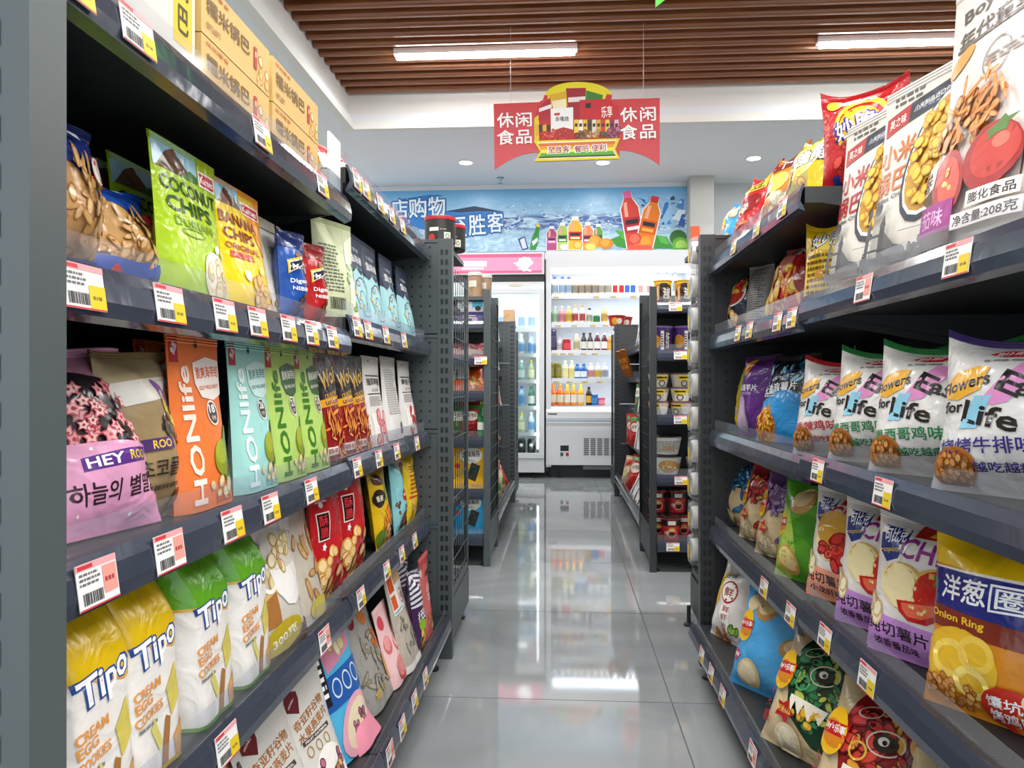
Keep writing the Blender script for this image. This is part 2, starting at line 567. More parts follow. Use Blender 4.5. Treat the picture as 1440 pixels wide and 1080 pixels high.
D('banana', 'pouch', .165, .195, .05, '#f4d010', [
    ('R', .02, .82, .5, .99, '#8fc6de'), ('P', [(.05, .82), (.2, .95), (.4, .9), (.5, .82)], '#6a3a1c'), ('P', [(.6, .82), (.96, .99), (.99, .99), (.99, .5), (.86, .5)], '#ee9a14'),
    ('R', .52, .8, .95, .9, '#ffffff'), ('R', .54, .81, .93, .89, '#c9161c'), ('T', 'Karnes', .735, .85, .34, .05, '#ffffff'),
    ('T', 'BANANA', .42, .71, .78, .09, '#8a2a12'), ('T', 'CHIPS', .36, .59, .62, .09, '#8a2a12'), ('T', 'ORIGINAL', .38, .49, .66, .05, '#b0481a'), ('R', .1, .4, .52, .45, '#c8401c'),
    ('C', 'gold', .66, .14, .25, .16, 14, 4), ('E', .3, .27, .06, .05, '#ffffff'), ('E', .62, .34, .06, .04, '#fbe87a', 20), ('R', 0, 0, 1, .02, '#d8a810')], seal='#f0a818')
D('whitenut', 'pouch', .12, .19, .05, '#e9e4d6', [('R', .15, .6, .85, .8, '#d9d2bd'), ('T', '坚果', .5, .7, .5, .08, '#5a4a34'), ('C', 'nut', .5, .17, .4, .25, 16, 5), ('R', 0, .9, 1, 1, '#cfc8b0')], fin='m')
def nibble(n, base, top, low):
    D(n, 'pillow', .12, .175, .05, base, [('R', 0, .78, 1, 1, top), ('C', 'ball', .5, .7, .4, .1, 5, 6), ('P', [(.1, .5), (.5, .62), (.95, .52), (.95, .66), (.5, .72), (.1, .64)], '#f0c83a'),
        ('P', [(.13, .515), (.5, .625), (.93, .535), (.93, .645), (.5, .7), (.13, .63)], '#f6f2e6'), ('P', [(.15, .53), (.5, .635), (.91, .55), (.91, .63), (.5, .685), (.15, .615)], '#15264f'),
        ('T', "McVitie's", .53, .6, .68, .055, '#ffffff', 4), ('T', 'Digestive', .52, .44, .72, .06, '#ffffff', 3), ('T', 'NIBBLES', .52, .36, .62, .04, '#ffffff'), ('C', 'ball', .5, .17, .4, .18, 9, 8), ('R', 0, 0, 1, .06, low), ('T', 'CHOCOLATE', .5, .07, .6, .03, '#ffffff')], seal=top)
nibble('nibble_blue', '#1d55ad', '#1d2a66', '#16408c')
nibble('nibble_red', '#b81a20', '#8e2026', '#97151b')
D('olive', 'pouch', .13, .2, .06, '#c6cfa6', [('L', .1, .25, .55, .75, 14, '#4a5638'), ('B', .15, .08, .5, .2, '#2a3020'), ('P', [(.6, 0), (1, 0), (1, .9), (.75, .8)], '#e6e8cf'), ('C', 'green', .85, .4, .2, .6, 8, 9)], fin='m')
def fishp(n, txt):
    D(n, 'pouch', .15, .205, .06, '#a8dbe0', [('P', [(0, .6), (.2, .55), (.4, .62), (.6, .55), (.8, .6), (1, .52), (1, 1), (0, 1)], '#1f2f4c'), ('E', .5, .96, .07, .025, '#0c1420'),
        ('T', '小零食', .5, .83, .5, .045, '#cfd8e4'), ('T', txt, .52, .72, .7, .1, '#ffffff'), ('T', 'fish stick', .6, .63, .45, .03, '#9fb2c8'),
        ('O', .5, .3, .36, .3, '#27506e', .015), ('O', .4, .25, .12, .16, '#27506e', .012, 20), ('O', .65, .28, .1, .2, '#27506e', .012, -15), ('O', .3, .44, .08, .05, '#a83a44', .014), ('O', .66, .46, .1, .05, '#a83a44', .014), ('E', .35, .2, .02, .02, '#a83a44'), ('C', 'gold', .25, .2, .12, .3, 3, 4, .5)], fin='m', seal='#1f2f4c')
fishp('fish_stick', '鱼味棒'); fishp('fish_ball', '鱼丸')
D('heyroo', 'pillow', .17, .235, .09, '#e2a0c2', [
    ('P', [(.0, .86), (1, .74), (1, .38), (0, .46)], '#2a2328'), ('C', 'star', .45, .57, .5, .24, 46, 11), ('P', [(0, .0), (1, .0), (1, .4), (.5, .43), (0, .46)], '#e3a2c6'),
    ('P', [(.22, .3), (.78, .33), (.79, .4), (.22, .37)], '#5b2f86'), ('T', 'HEY', .38, .345, .26, .05, '#ffffff', 3), ('T', 'ROO', .66, .36, .2, .045, '#e3c24a', 3), ('T', '하늘의 별딸기', .52, .21, .82, .095, '#3a2430', 2),
    ('E', .15, .12, .01, .01, '#ffffff'), ('E', .8, .3, .012, .012, '#ffffff'), ('E', .3, .41, .012, .012, '#ffffff'), ('E', .6, .09, .012, .012, '#ffffff'), ('R', 0, .0, 1, .05, '#d58bb2')], seal='#eaa9c6')
D('choco', 'pillow', .15, .225, .08, '#9d8660', [
    ('P', [(0, .95), (1, .95), (1, .82), (0, .78)], '#b3a27e'), ('P', [(.05, .8), (.9, .84), (.6, .7), (.05, .66)], '#d9d6cc'), ('E', .62, .72, .2, .07, '#7a4e96', -40), ('E', .7, .62, .18, .06, '#d2cc52', -50),
    ('C', 'dark', .72, .52, .26, .18, 16, 12, .8), ('R', .2, .4, .55, .47, '#4a2f66'), ('T', 'ROO', .42, .435, .2, .05, '#e3c24a'), ('T', '초코플러스', .55, .3, .8, .1, '#2e2620'), ('L', .2, .17, .8, .22, 1, '#4a3e2e'),
    ('E', .75, .1, .14, .1, '#2a2622'), ('E', .2, .15, .012, .012, '#ffffff'), ('E', .5, .6, .012, .012, '#ffffff')], fin='m', seal='#8a7450')
def honlife(n, base, dark, txtc, cloud, ctxt, num, leafc):
    D(n, 'pouch', .135, .215, .045, base, [('P', [(.03, .84), (.18, .84), (.18, 1), (.03, 1)], '#b3262a'), ('T', '良品', .11, .92, .1, .05, '#ffffff', 60), ('E', .52, .95, .035, .035, '#3a2a20'),
        ('P', [(.4, .72), (.5, .64), (.75, .62), (.98, .66), (.98, .86), (.7, .88), (.42, .84)], cloud), ('T', '脆爽海带结', .7, .79, .5, .07, ctxt, 3), ('T', 'KELP WILD KNOT', .7, .7, .45, .025, ctxt, 3),
        ('T', 'HONlife', .22, .43, 1.25, .125, txtc, 90), ('E', .66, .545, .12, .12, '#ffffff'), ('E', .66, .545, .105, .105, '#4a3a2e'), ('T', num, .66, .57, .13, .05, '#ffffff'), ('T', '天然', .66, .515, .1, .025, '#e8dcc0'),
        ('E', .85, .3, .16, .28, leafc, -25), ('E', .7, .28, .19, .17, '#8c9a24', 10), ('E', .66, .31, .12, .11, '#a6b334', 10), ('E', .87, .22, .1, .16, '#4f6a26', -30), ('C', 'pale', .62, .1, .24, .08, 6, 14, .7), ('E', .86, .19, .05, .04, '#c42420'), ('L', .5, .02, .9, .06, 2, dark)], fin='m')
honlife('hon_orange', '#ef7b38', '#c85a20', '#fbeadb', '#fbf3ea', '#d8551c', '18', '#6e8a3a')
honlife('hon_teal', '#a3dcd4', '#6fb5ac', '#e9fbf8', '#d3f2ee', '#3f8f88', '26', '#3f6a3a')
honlife('hon_green', '#b5d66e', '#86aa40', '#3a7a20', '#2f5a22', '#f3f6e4', '21', '#6e9a3a')
def spicy(n, top):
    D(n, 'pouch', .14, .21, .045, '#8e1418', [('R', 0, .55, 1, 1, '#221a18'), ('P', [(0, .8), (.3, .95), (.3, 1), (0, 1)], top), ('T', 'Woi', .52, .76, .7, .16, '#e2b64a', 12), ('T', 'CRUNCHY', .55, .6, .6, .05, '#d8a83a', 6),
        ('P', [(0, .48), (1, .52), (1, .6), (0, .55)], '#e0a020'), ('T', 'unios', .55, .54, .6, .05, '#5a1410', 3), ('C', 'stick', .58, .26, .42, .38, 44, 15), ('R', .05, .06, .4, .13, '#f4ece0'), ('T', '香辣', .22, .095, .28, .05, '#a01818')], seal=top)
spicy('spicy_red', '#5a1014'); spicy('spicy_green', '#1f5a2a')
def whitep(n, food, txt):
    D(n, 'pouch', .165, .215, .05, '#e4e1dc', [('E', .35, .95, .05, .02, '#3a3a3a'), ('R', .12, .77, .9, .785, '#2a2a2a'), ('T', txt, .5, .71, .72, .08, '#3a2a26'), ('T', 'よこいみ!', .5, .62, .4, .035, '#5a5048'), ('R', .12, .57, .9, .58, '#2a2a2a'), ('L', .15, .44, .8, .55, 5, '#9a948c'), ('R', .12, .0, .95, .36, '#f1ece6'), ('C', food, .52, .17, .36, .3, 14, 16)], fin='m')
whitep('white_cheese', 'pink', '酸草莓糖'); whitep('white_cherry', 'red', '莓果干')
D('white_back', 'pouch', .17, .22, .05, '#e6e4e0', [('L', .12, .3, .85, .85, 20, '#a8a49e'), ('B', .6, .06, .9, .2, '#3a3a3a')], fin='m')
def tipo(n, top, dk):
    D(n, 'block', .108, .25, .1, '#ece8e2', [('P', [(0, .62), (.2, .62), (.8, .54), (1, .56), (1, 1), (0, 1)], top), ('P', [(0, .605), (.2, .605), (.8, .525), (1, .545), (1, .56), (.8, .54), (.2, .62), (0, .62)], '#e2a83a'),
        ('P', [(.38, .86), (.58, .86), (.6, .89), (.5, .905), (.47, .89), (.38, .885)], '#3a3a10'), ('T', 'Tipo', .49, .565, .74, .16, '#ffffff', 12, '#27488e'), ('E', .96, .63, .02, .02, '#5a7ab0'),
        ('T', 'CREAM', .28, .405, .42, .045, '#e39a4a', 8), ('T', 'EGG', .22, .35, .28, .045, '#e39a4a', 8), ('T', 'COOKIES', .3, .295, .46, .045, '#e39a4a', 8), ('L', .1, .23, .5, .26, 1, '#8a8a86'),
        ('P', [(.58, .36), (.78, .46), (.86, .3), (.68, .22)], '#d7c65a'), ('P', [(.72, .12), (.9, .2), (.95, .06), (.78, .0)], '#d6a058'), ('P', [(.5, .02), (.58, .24), (.66, .22), (.62, .0)], '#a8743a'), ('P', [(.3, .22), (.36, .24), (.5, .12), (.46, .1)], '#d8cf74'), ('P', [(.34, .26), (.38, .26), (.52, .14), (.5, .12)], '#d8cf74'),
        ('R', 0, .0, 1, .02, dk), ('E', .92, .03, .07, .03, '#3a86c0')], seal=top, back=top)
tipo('tipo_yellow', '#dfb90e', '#d8b010'); tipo('tipo_green', '#5fa51e', '#5a9a1e')
D('cup_clear', 'pouch', .19, .24, .08, '#cfc9bd', [('R', 0, .86, 1, 1, '#9a8426'), ('P', [(.0, .6), (.5, .8), (1, .7), (1, .9), (0, .9)], '#e4e1da'), ('C', 'pale', .6, .55, .35, .25, 10, 17), ('T', '香脆馍片', .22, .72, .3, .05, '#4a4238', -20),
    ('P', [(.08, .3), (.42, .38), (.42, .18), (.1, .16)], '#a8703a'), ('P', [(.08, .3), (.42, .38), (.46, .42), (.12, .34)], '#d8b070'), ('O', .36, .47, .12, .12, '#f2efe9', .035), ('P', [(.4, .55), (.9, .55), (.89, .4), (.8, .29), (.68, .25), (.56, .27), (.44, .37)], '#f4f1ec'), ('E', .65, .55, .25, .07, '#dcd6c8'), ('C', 'pale', .65, .57, .2, .1, 8, 18, .8), ('C', 'bread', .65, .6, .16, .1, 4, 19, .5),
    ('R', 0, 0, 1, .1, '#54341c'), ('E', .42, .09, .32, .12, '#b7a21e', 8), ('T', '300克', .44, .09, .4, .06, '#f6f2d8', 8)])
D('bread_clear', 'pouch', .17, .235, .07, '#c8beae', [('R', 0, .85, 1, 1, '#d6d0c6'), ('L', .04, .2, .16, .8, 14, '#5a544a'), ('C', 'bread', .6, .45, .34, .4, 14, 20), ('E', .6, .08, .3, .1, '#c9b84a')])
D('red_crisp', 'pillow', .19, .27, .06, '#c31c24', [('T', '老灶', .16, .82, .24, .09, '#f6e8d8'), ('P', [(.06, .48), (.28, .48), (.28, .7), (.06, .7)], '#f4e6d8'), ('R', .075, .49, .265, .69, '#2a1416'), ('T', '酥', .17, .635, .14, .08, '#d8303a'), ('T', '脆', .17, .545, .14, .08, '#d8303a'), ('E', .17, .76, .035, .035, '#f4ece4'), ('S', .16, .43, .05, .05, '#ffffff'),
    ('C', 'gold', .4, .18, .36, .3, 26, 21), ('T', '原味', .86, .12, .14, .05, '#f8e8e0')])
D('yellow_fry', 'pillow', .17, .25, .06, '#e2b91c', [('R', 0, .88, 1, 1, '#caa214'), ('E', .3, .82, .2, .1, '#5a2a1e'), ('E', .55, .68, .16, .2, '#7aa22c', -30), ('E', .2, .6, .18, .16, '#2a201a'), ('T', '香蕉', .2, .6, .2, .07, '#f4e8d0'), ('C', 'stick', .55, .3, .4, .35, 26, 22, 1.2), ('C', 'gold', .6, .2, .34, .2, 10, 23), ('E', .15, .12, .14, .18, '#5a7a22', 20)])
D('teal_choc', 'pillow', .16, .25, .055, '#8ed0d6', [('P', [(.3, 1), (1, 1), (1, .6), (.6, .7)], '#f0e6d4'), ('E', .66, .78, .26, .16, '#6a3a22', 40), ('E', .64, .8, .2, .1, '#8a5232', 40), ('E', .5, .5, .12, .14, '#c81e28'), ('T', '巧克力', .5, .5, .18, .04, '#ffffff'), ('C', 'ball', .2, .4, .1, .2, 5, 24), ('E', .55, .16, .24, .22, '#7a4026', 20), ('T', '可可球', .62, .34, .4, .06, '#3a6a72')])
D('yellow_corn', 'pillow', .15, .25, .05, '#e6c21c', [('L', .2, .4, .7, .7, 5, '#b04a1c'), ('T', '玉米片', .5, .76, .6, .09, '#8a5a12'), ('C', 'chip', .5, .2, .3, .25, 8, 25), ('R', .1, .36, .9, .385, '#d23a24')])
def cereal(n, corner=None):
    dd = [('P', [(.14, .8), (.34, .74), (.42, .84), (.42, .9), (.2, .95), (.14, .88)], '#6a1c26'), ('T', 'HONLIFE', .28, .85, .2, .02, '#f2e4dc', 24), ('T', '奇亚籽谷物', .52, .7, .72, .075, '#a8703a', 8), ('T', '水果燕麦片', .52, .6, .72, .075, '#a8703a', 8),
          ('R', .2, .51, .8, .545, '#4a4038'), ('T', 'FRUIT OATMEAL', .5, .527, .5, .018, '#ece8e0'), ('O', .28, .45, .06, .06, '#a8884a', .015), ('O', .46, .45, .06, .06, '#a8884a', .015), ('O', .64, .45, .06, .06, '#a8884a', .015), ('T', 'HONlife', .05, .5, .8, .05, '#2a2624', 90)]
    dd += [('E', .55, .2, .33, .3, '#f2ede6'), ('C', 'berry', .55, .2, .28, .26, 16, 26), ('C', 'nut', .5, .16, .24, .2, 10, 27, .8)]
    if corner: dd += [('P', [(.1, 0), (1, 0), (1, .42), (.8, .36)], corner), ('C', 'wave', .75, .16, .2, .2, 6, 28)]
    D(n, 'pouch', .21, .29, .07, '#d2cfc8', dd, fin='m')
cereal('cereal'); cereal('cereal_blue', '#3fb2e0')
D('oat_blue', 'pouch', .17, .25, .05, '#4fb2dc', [('P', [(.1, .94), (.2, .6), (.9, .66), (.95, .92)], '#d88aa8'), ('C', 'pale', .55, .78, .24, .12, 8, 29), ('R', .05, .36, 1, .58, '#1d5aa8'), ('P', [(.02, .4), (.14, .4), (.16, .9), (.04, .9)], '#221c1e'), ('L', .05, .45, .14, .85, 7, '#ffffff'), ('O', .3, .48, .1, .1, '#d8e4f0', .02), ('O', .54, .48, .1, .1, '#d8e4f0', .02), ('O', .78, .48, .1, .1, '#d8e4f0', .02), ('E', .5, .18, .4, .26, '#e6a8b8', 20), ('E', .52, .18, .32, .2, '#ecdcb8', 20), ('C', 'berry', .52, .2, .2, .12, 8, 30)], fin='m')
D('fish_clear', 'pouch', .19, .285, .06, '#9c9a94', [('R', 0, .8, 1, 1, '#bebcb6'), ('R', 0, .79, 1, .8, '#c8743a'), ('E', .18, .7, .1, .08, '#7a1e22'), ('E', .56, .68, .16, .1, '#c8702a', -30), ('E', .72, .46, .15, .12, '#c06a26', 20), ('C', 'fish', .45, .3, .42, .4, 24, 31), ('E', .76, .22, .1, .18, '#c08a2a', 10), ('T', '鱼干', .35, .12, .4, .06, '#d8b03a')])
D('pink_roll', 'pouch', .15, .235, .05, '#eec3c3', [('E', .3, .8, .18, .14, '#d24a56'), ('E', .28, .52, .2, .18, '#d86a70'), ('E', .27, .54, .16, .14, '#efa2a0'), ('E', .76, .45, .17, .15, '#cf5560'), ('E', .76, .47, .13, .11, '#f0aaa8'), ('E', .6, .16, .28, .24, '#c43c44'), ('E', .6, .18, .25, .2, '#e8908c'), ('O', .6, .18, .16, .12, '#d0606a', .02)], fin='m')
D('squid_tag', 'pouch', .17, .27, .045, '#b9b0a2', [('R', .1, .55, .95, .96, '#efece6'), ('R', .13, .76, .42, .9, '#dd5a1e'), ('R', .13, .6, .36, .73, '#dd5a1e'), ('P', [(.48, .8), (.92, .8), (.92, .94), (.48, .94)], '#d8b27c'), ('O', .68, .67, .13, .12, '#a86a5a', .02), ('T', '10', .68, .67, .16, .06, '#b8483a'), ('R', .13, .565, .6, .58, '#6aa8b8'), ('C', 'fish', .5, .28, .4, .36, 18, 32), ('R', 0, 0, 1, .07, '#e6e2da')])
D('zebra', 'pillow', .12, .25, .05, '#44244e', [('R', 0, .6, 1, 1, '#d6d2dc')] + [('P', [(0, .62 + .06 * i), (.5, .66 + .06 * i), (1, .61 + .06 * i), (1, .635 + .06 * i), (.5, .69 + .06 * i), (0, .645 + .06 * i)], '#3a3444') for i in range(6)] + [('T', '扭扭', .5, .5, .7, .12, '#f0ecf4', 12), ('E', .35, .36, .16, .16, '#8fb02a'), ('C', 'cracker', .5, .17, .42, .26, 14, 33), ('R', 0, 0, 1, .05, '#3a1e44')])
D('coral', 'pouch', .17, .285, .05, '#d0605a', [('P', [(0, 1), (1, 1), (1, .86), (.4, .9), (.15, .74), (0, .74)], '#b83c3c'), ('E', .14, .82, .1, .1, '#e6ccc4'), ('L', .5, .42, .9, .62, 4, '#f4dcd4'), ('R', .45, .54, .95, .62, '#e89a90'), ('T', '肉脯', .72, .75, .4, .07, '#5a1414'), ('C', 'chick', .62, .2, .28, .18, 10, 34), ('R', .7, .06, .9, .12, '#f2e6dc')], fin='m')
D('pink_small', 'pouch', .13, .15, .04, '#e48ea4', [('L', .2, .4, .8, .7, 4, '#fff0f0')], fin='m')
D('cookie_bag', 'pillow', .19, .2, .1, '#b58a58', [('P', [(0, .72), (.6, .6), (1, .7), (1, 1), (0, 1)], '#20347e'), ('C', 'bread', .5, .42, .5, .32, 60, 35, .6), ('R', 0, 0, 1, .13, '#1f4fa8'), ('S', .8, .68, .14, .12, '#c8242a'), ('E', .8, .68, .1, .09, '#ece6de'), ('E', .12, .3, .12, .13, '#c42024'), ('L', .3, .8, .75, .87, 1, '#e8ecf6'), ('T', '饼干', .12, .3, .14, .05, '#f6e0dc')], seal='#1a2a6a')
D('wafer_bag', 'pillow', .2, .175, .08, '#c0965e', [('P', [(0, .74), (1, .62), (1, 1), (0, 1)], '#1f4fae'), ('C', 'bread', .5, .4, .5, .3, 70, 36, .5), ('R', 0, 0, 1, .2, '#1f4fae'), ('L', .2, .8, .7, .88, 1, '#ffffff'), ('E', .25, .09, .06, .06, '#c8242a'), ('E', .82, .64, .08, .06, '#c8242a')], seal='#1f4fae')
# cartons on top
_rice = [('R', 0, 0, 1, .06, '#d9b874'), ('C', 'gold', .86, .3, .1, .14, 8, 37, .5), ('T', '糯米锅巴', .36, .58, .6, .3, '#7a5c34'), ('T', '休闲零食', .2, .9, .3, .08, '#c8702a'), ('R', .73, .3, .78, .75, '#b9302a'), ('T', '香', .755, .6, .035, .12, '#f6e0b8'), ('L', .06, .16, .3, .28, 2, '#a8814a')]
D('rice_carton', 'box', .215, .068, .16, '#d8b26a', _rice, fin='c', side=[('T', '锅巴', .5, .5, .6, .4, '#7a5c34')])
D('white_carton', 'box', .23, .25, .15, '#dcd8cc', [('R', .78, .12, .97, .95, '#e2c21c'), ('T', '糯', .875, .72, .1, .12, '#3a3420'), ('T', '米', .875, .56, .1, .12, '#3a3420'), ('T', '锅', .875, .4, .1, .12, '#3a3420'), ('T', '巴', .875, .24, .1, .12, '#3a3420'), ('T', '米', .35, .6, .4, .4, '#3a3a3a'), ('E', .42, .22, .03, .02, '#c8503a')], fin='c')
D('red_white_bag', 'pillow', .15, .23, .06, '#e6dcd8', [('R', 0, .75, 1, 1, '#c8383a'), ('C', 'red', .5, .45, .4, .2, 8, 38), ('C', 'gold', .4, .15, .3, .2, 8, 39), ('T', '爆米花', .5, .62, .7, .12, '#b8202a')])
D('green_nut', 'pillow', .16, .23, .06, '#3f9a2a', [('R', 0, .8, 1, 1, '#86a824'), ('T', '花生', .5, .68, .5, .14, '#2a4a9a', 8, '#e8f0e0'), ('R', .2, .3, .8, .58, '#e8dcc8'), ('C', 'nut', .5, .4, .32, .26, 12, 40, .7), ('C', 'gold', .5, .12, .4, .1, 8, 41, .7)], seal='#6a8a1c', ear=.05)
D('corn_nut', 'pillow', .14, .2, .06, '#c99a1e', [('C', 'cracker', .5, .45, .45, .55, 26, 42, .7), ('R', .2, .75, .8, .9, '#7a4a12'), ('T', '玉米', .5, .825, .5, .1, '#f6e2a0')])
D('teal_small', 'pillow', .14, .14, .06, '#8fd2d2', [('C', 'pale', .5, .4, .4, .3, 8, 43), ('R', .2, .6, .8, .8, '#ffffff'), ('T', '海苔', .5, .7, .5, .12, '#2a8a6a'), ('E', .5, .1, .3, .12, '#d8d83a')])
# --- right rack
D('tomato_roll', 'pouch', .25, .385, .09, '#dcd5cd', [
    ('R', .0, .95, 1, 1, '#d8d2ca'), ('T', 'Boyuu', .3, .87, .4, .06, '#4a3c36', 6), ('O', .7, .9, .13, .045, '#5a4a42', .008), ('T', 'SINCE', .62, .93, .18, .02, '#5a4a42'), ('T', '1957', .72, .895, .16, .03, '#5a4a42'),
    ('T', '年代童年滋味', .52, .79, .86, .065, '#4a3a34', 3), ('P', [(.08, .74), (.8, .76), (.8, .17), (.81, .17), (.81, .772), (.08, .752)], '#5a463e'),
    ('R', .84, .12, .96, .76, '#5a3a2c'), ('L', .86, .2, .94, .7, 14, '#a88a72'), ('O', .46, .64, .1, .1, '#7a6a62', .008), ('L', .38, .62, .7, .66, 3, '#8a7a72'), ('E', .14, .7, .12, .05, '#d8963a', 25),
    ('C', 'chick', .34, .44, .28, .15, 70, 44, .5), ('C', 'stick', .42, .48, .26, .16, 26, 45, .6), ('E', .64, .275, .185, .16, '#a81c1a'), ('E', .66, .285, .15, .125, '#c8362a'), ('E', .7, .31, .05, .035, '#e0705a'), ('S', .68, .355, .11, .045, '#4f7a2c', 20), ('E', .34, .24, .13, .17, '#a81c1c', 15), ('E', .35, .24, .09, .13, '#d8503c', 15), ('C', 'gold', .35, .24, .04, .08, 5, 46, .25),
    ('P', [(0, .2), (.22, .24), (.22, .34), (0, .3)], '#efe6dc'), ('T', '卷', .12, .27, .14, .07, '#3a2a24'), ('R', .0, .08, .42, .18, '#a02888'), ('T', '番茄味', .2, .13, .3, .06, '#e8b4e0'), ('R', .0, .03, .42, .08, '#4a2c26'),
    ('R', .52, .13, .84, .18, '#f4f0ea'), ('T', '膨化食品', .68, .155, .28, .032, '#3a302a'), ('R', .42, .07, .86, .12, '#f4f0ea'), ('T', '净含量:208克', .64, .095, .4, .034, '#3a302a'), ('R', 0, 0, 1, .02, '#c8c0b8')], fin='m')
def millet(n, c1, food):
    D(n, 'pouch', .215, .33, .07, '#dcd7cd', [('L', .12, .9, .55, .96, 2, '#5a544c'), ('P', [(.04, .76), (.32, .79), (.32, .89), (.04, .86)], '#b3262c'), ('T', '英之味', .18, .825, .2, .05, '#f6e6dc', 4), ('P', [(.32, .79), (.86, .84), (.9, .93), (.32, .89)], '#262c3c'), ('T', '小米制品进口企业', .58, .862, .42, .028, '#e4e4e4', 5), ('L', .36, .83, .8, .845, 1, '#8a90a0'),
        ('T', '小米', .26, .65, .42, .12, c1, 4), ('T', '锅巴', .24, .5, .44, .12, c1, 4), ('E', .6, .49, .1, .1, '#c4282c'), ('T', '5', .6, .5, .04, .05, '#f6e4e0'), ('T', 'Millet Crisp', .28, .41, .42, .03, '#3a3a3a', 3),
        ('E', .72, .56, .3, .5, '#1f2536', -14), ('E', .73, .57, .285, .47, '#f0ece4', -14), ('E', .73, .57, .265, .44, '#c8951e', -14), ('C', food, .72, .56, .2, .36, 95, 47, .5), ('E', .12, .335, .05, .055, '#2a3040'), ('E', .25, .345, .05, .055, '#2a3040'),
        ('R', .02, .06, .98, .1, '#4e4e50'), ('R', .14, .1, .2, .25, '#3a3a3c'), ('R', .32, .1, .38, .25, '#3a3a3c'), ('P', [(.13, .25), (.21, .25), (.17, .31)], '#3a3a3c'), ('P', [(.31, .25), (.39, .25), (.35, .31)], '#3a3a3c'), ('R', .14, .2, .38, .215, '#3a3a3c'), ('R', .0, .13, .5, .142, '#3a3a3c'),
        ('P', [(.38, .22), (.5, .15), (.62, .13), (.62, .1), (.38, .1)], '#5a5a5c'), ('C', 'dark', .78, .11, .2, .05, 14, 48, .5), ('L', .4, .03, .8, .05, 1, '#6a6a6a'), ('R', .55, .2, .8, .205, '#9a9a96')], fin='m')
millet('millet_red', '#b8282e', 'cracker'); millet('millet_orange', '#d9702a', 'cracker')
def curls(n, base, dark, sun, txt, tc):
    D(n, 'pillow', .2, .215, .09, base, [('R', 0, .86, 1, 1, dark), ('E', .52, .62, .34, .3, sun, 10), ('E', .52, .62, .28, .24, base, 10), ('E', .5, .62, .24, .2, sun, 10), ('T', txt, .58, .63, .72, .2, '#ffffff', 10, tc), ('E', .18, .88, .1, .05, '#e8c83a'), ('C', 'cracker' if base != '#c41e22' else 'red', .4, .28, .36, .16, 9, 49), ('R', .16, .04, .36, .13, '#2a3a8a'), ('E', .3, .09, .06, .05, '#d83030')], ear=.1, seal=dark)
curls('curl_red', '#c41e22', '#a8181c', '#f0c22a', '妙脆角', '#4a2a86'); curls('curl_yellow', '#d8c21e', '#b8a81c', '#f0e27a', '妙脆角', '#2a2a2a')
D('curl_back', 'pillow', .11, .17, .05, '#e0b818', [('E', .55, .82, .36, .22, '#f4d860'), ('T', '妙脆', .55, .82, .7, .16, '#ffffff', 8, '#2a2a2a'), ('L', .12, .1, .9, .66, 8, '#6a4a12'), ('E', .4, .4, .1, .1, '#c88a1c')], ear=.08)
D('puff_orange', 'pillow', .19, .23, .08, '#e0851c', [('R', 0, .86, 1, 1, '#c4681a'), ('P', [(.1, .68), (.9, .76), (.9, .9), (.1, .82)], '#7a2a1c'), ('T', '卜卜', .5, .79, .6, .12, '#ffffff', 6, '#5a1c14'), ('E', .6, .56, .24, .16, '#f4cc5a', 10), ('C', 'pale', .5, .25, .44, .3, 20, 50)], ear=.06)
D('bean_red', 'pillow', .2, .24, .08, '#c01c20', [('P', [(.08, .68), (.86, .74), (.88, .9), (.08, .84)], '#e2b428'), ('T', '多豆', .48, .79, .66, .13, '#2a1c14', 5, '#f6d85a'), ('E', .62, .56, .24, .14, '#8a1418', 10), ('C', 'stick', .4, .3, .34, .24, 18, 51), ('E', .3, .16, .17, .14, '#8a5a44'), ('E', .72, .12, .15, .12, '#efe6da'), ('C', 'green', .1, .12, .14, .1, 5, 52)], ear=.08)
D('lays_side_blue', 'pillow', .2, .24, .09, '#3f9ad4', lays(.3, .5, .2) + [('C', 'pale', .62, .78, .26, .12, 6, 53), ('C', 'pale', .6, .22, .34, .2, 9, 54)], ear=.05)
D('fries_red', 'pillow', .23, .2, .09, '#b81c22', [('P', [(.5, .75), (1, .8), (1, 1), (.5, 1)], '#2a1c1c'), ('T', '杂粮', .74, .84, .36, .13, '#f4ece0', 8), ('E', .4, .66, .2, .14, '#d87a8a', 20), ('C', 'stick', .4, .3, .4, .34, 20, 55, 1.5), ('C', 'chip', .5, .4, .3, .2, 8, 56), ('E', .16, .2, .1, .09, '#e8c22a'), ('E', .84, .5, .12, .2, '#8a1418', 10)])
D('navy_crisp', 'pillow', .2, .225, .08, '#1c2640', [('C', 'green', .4, .84, .3, .12, 6, 57), ('E', .55, .56, .28, .2, '#e8e4dc', 8), ('E', .54, .55, .24, .16, '#a8281e', 8), ('E', .6, .68, .2, .1, '#c8a82a', 20), ('C', 'red', .7, .7, .2, .1, 6, 58), ('C', 'gold', .36, .18, .36, .2, 9, 59, 1.2)])
D('silver_side', 'pillow', .09, .2, .06, '#b4b2ae', [('L', .15, .1, .85, .85, 22, '#6a6866')])
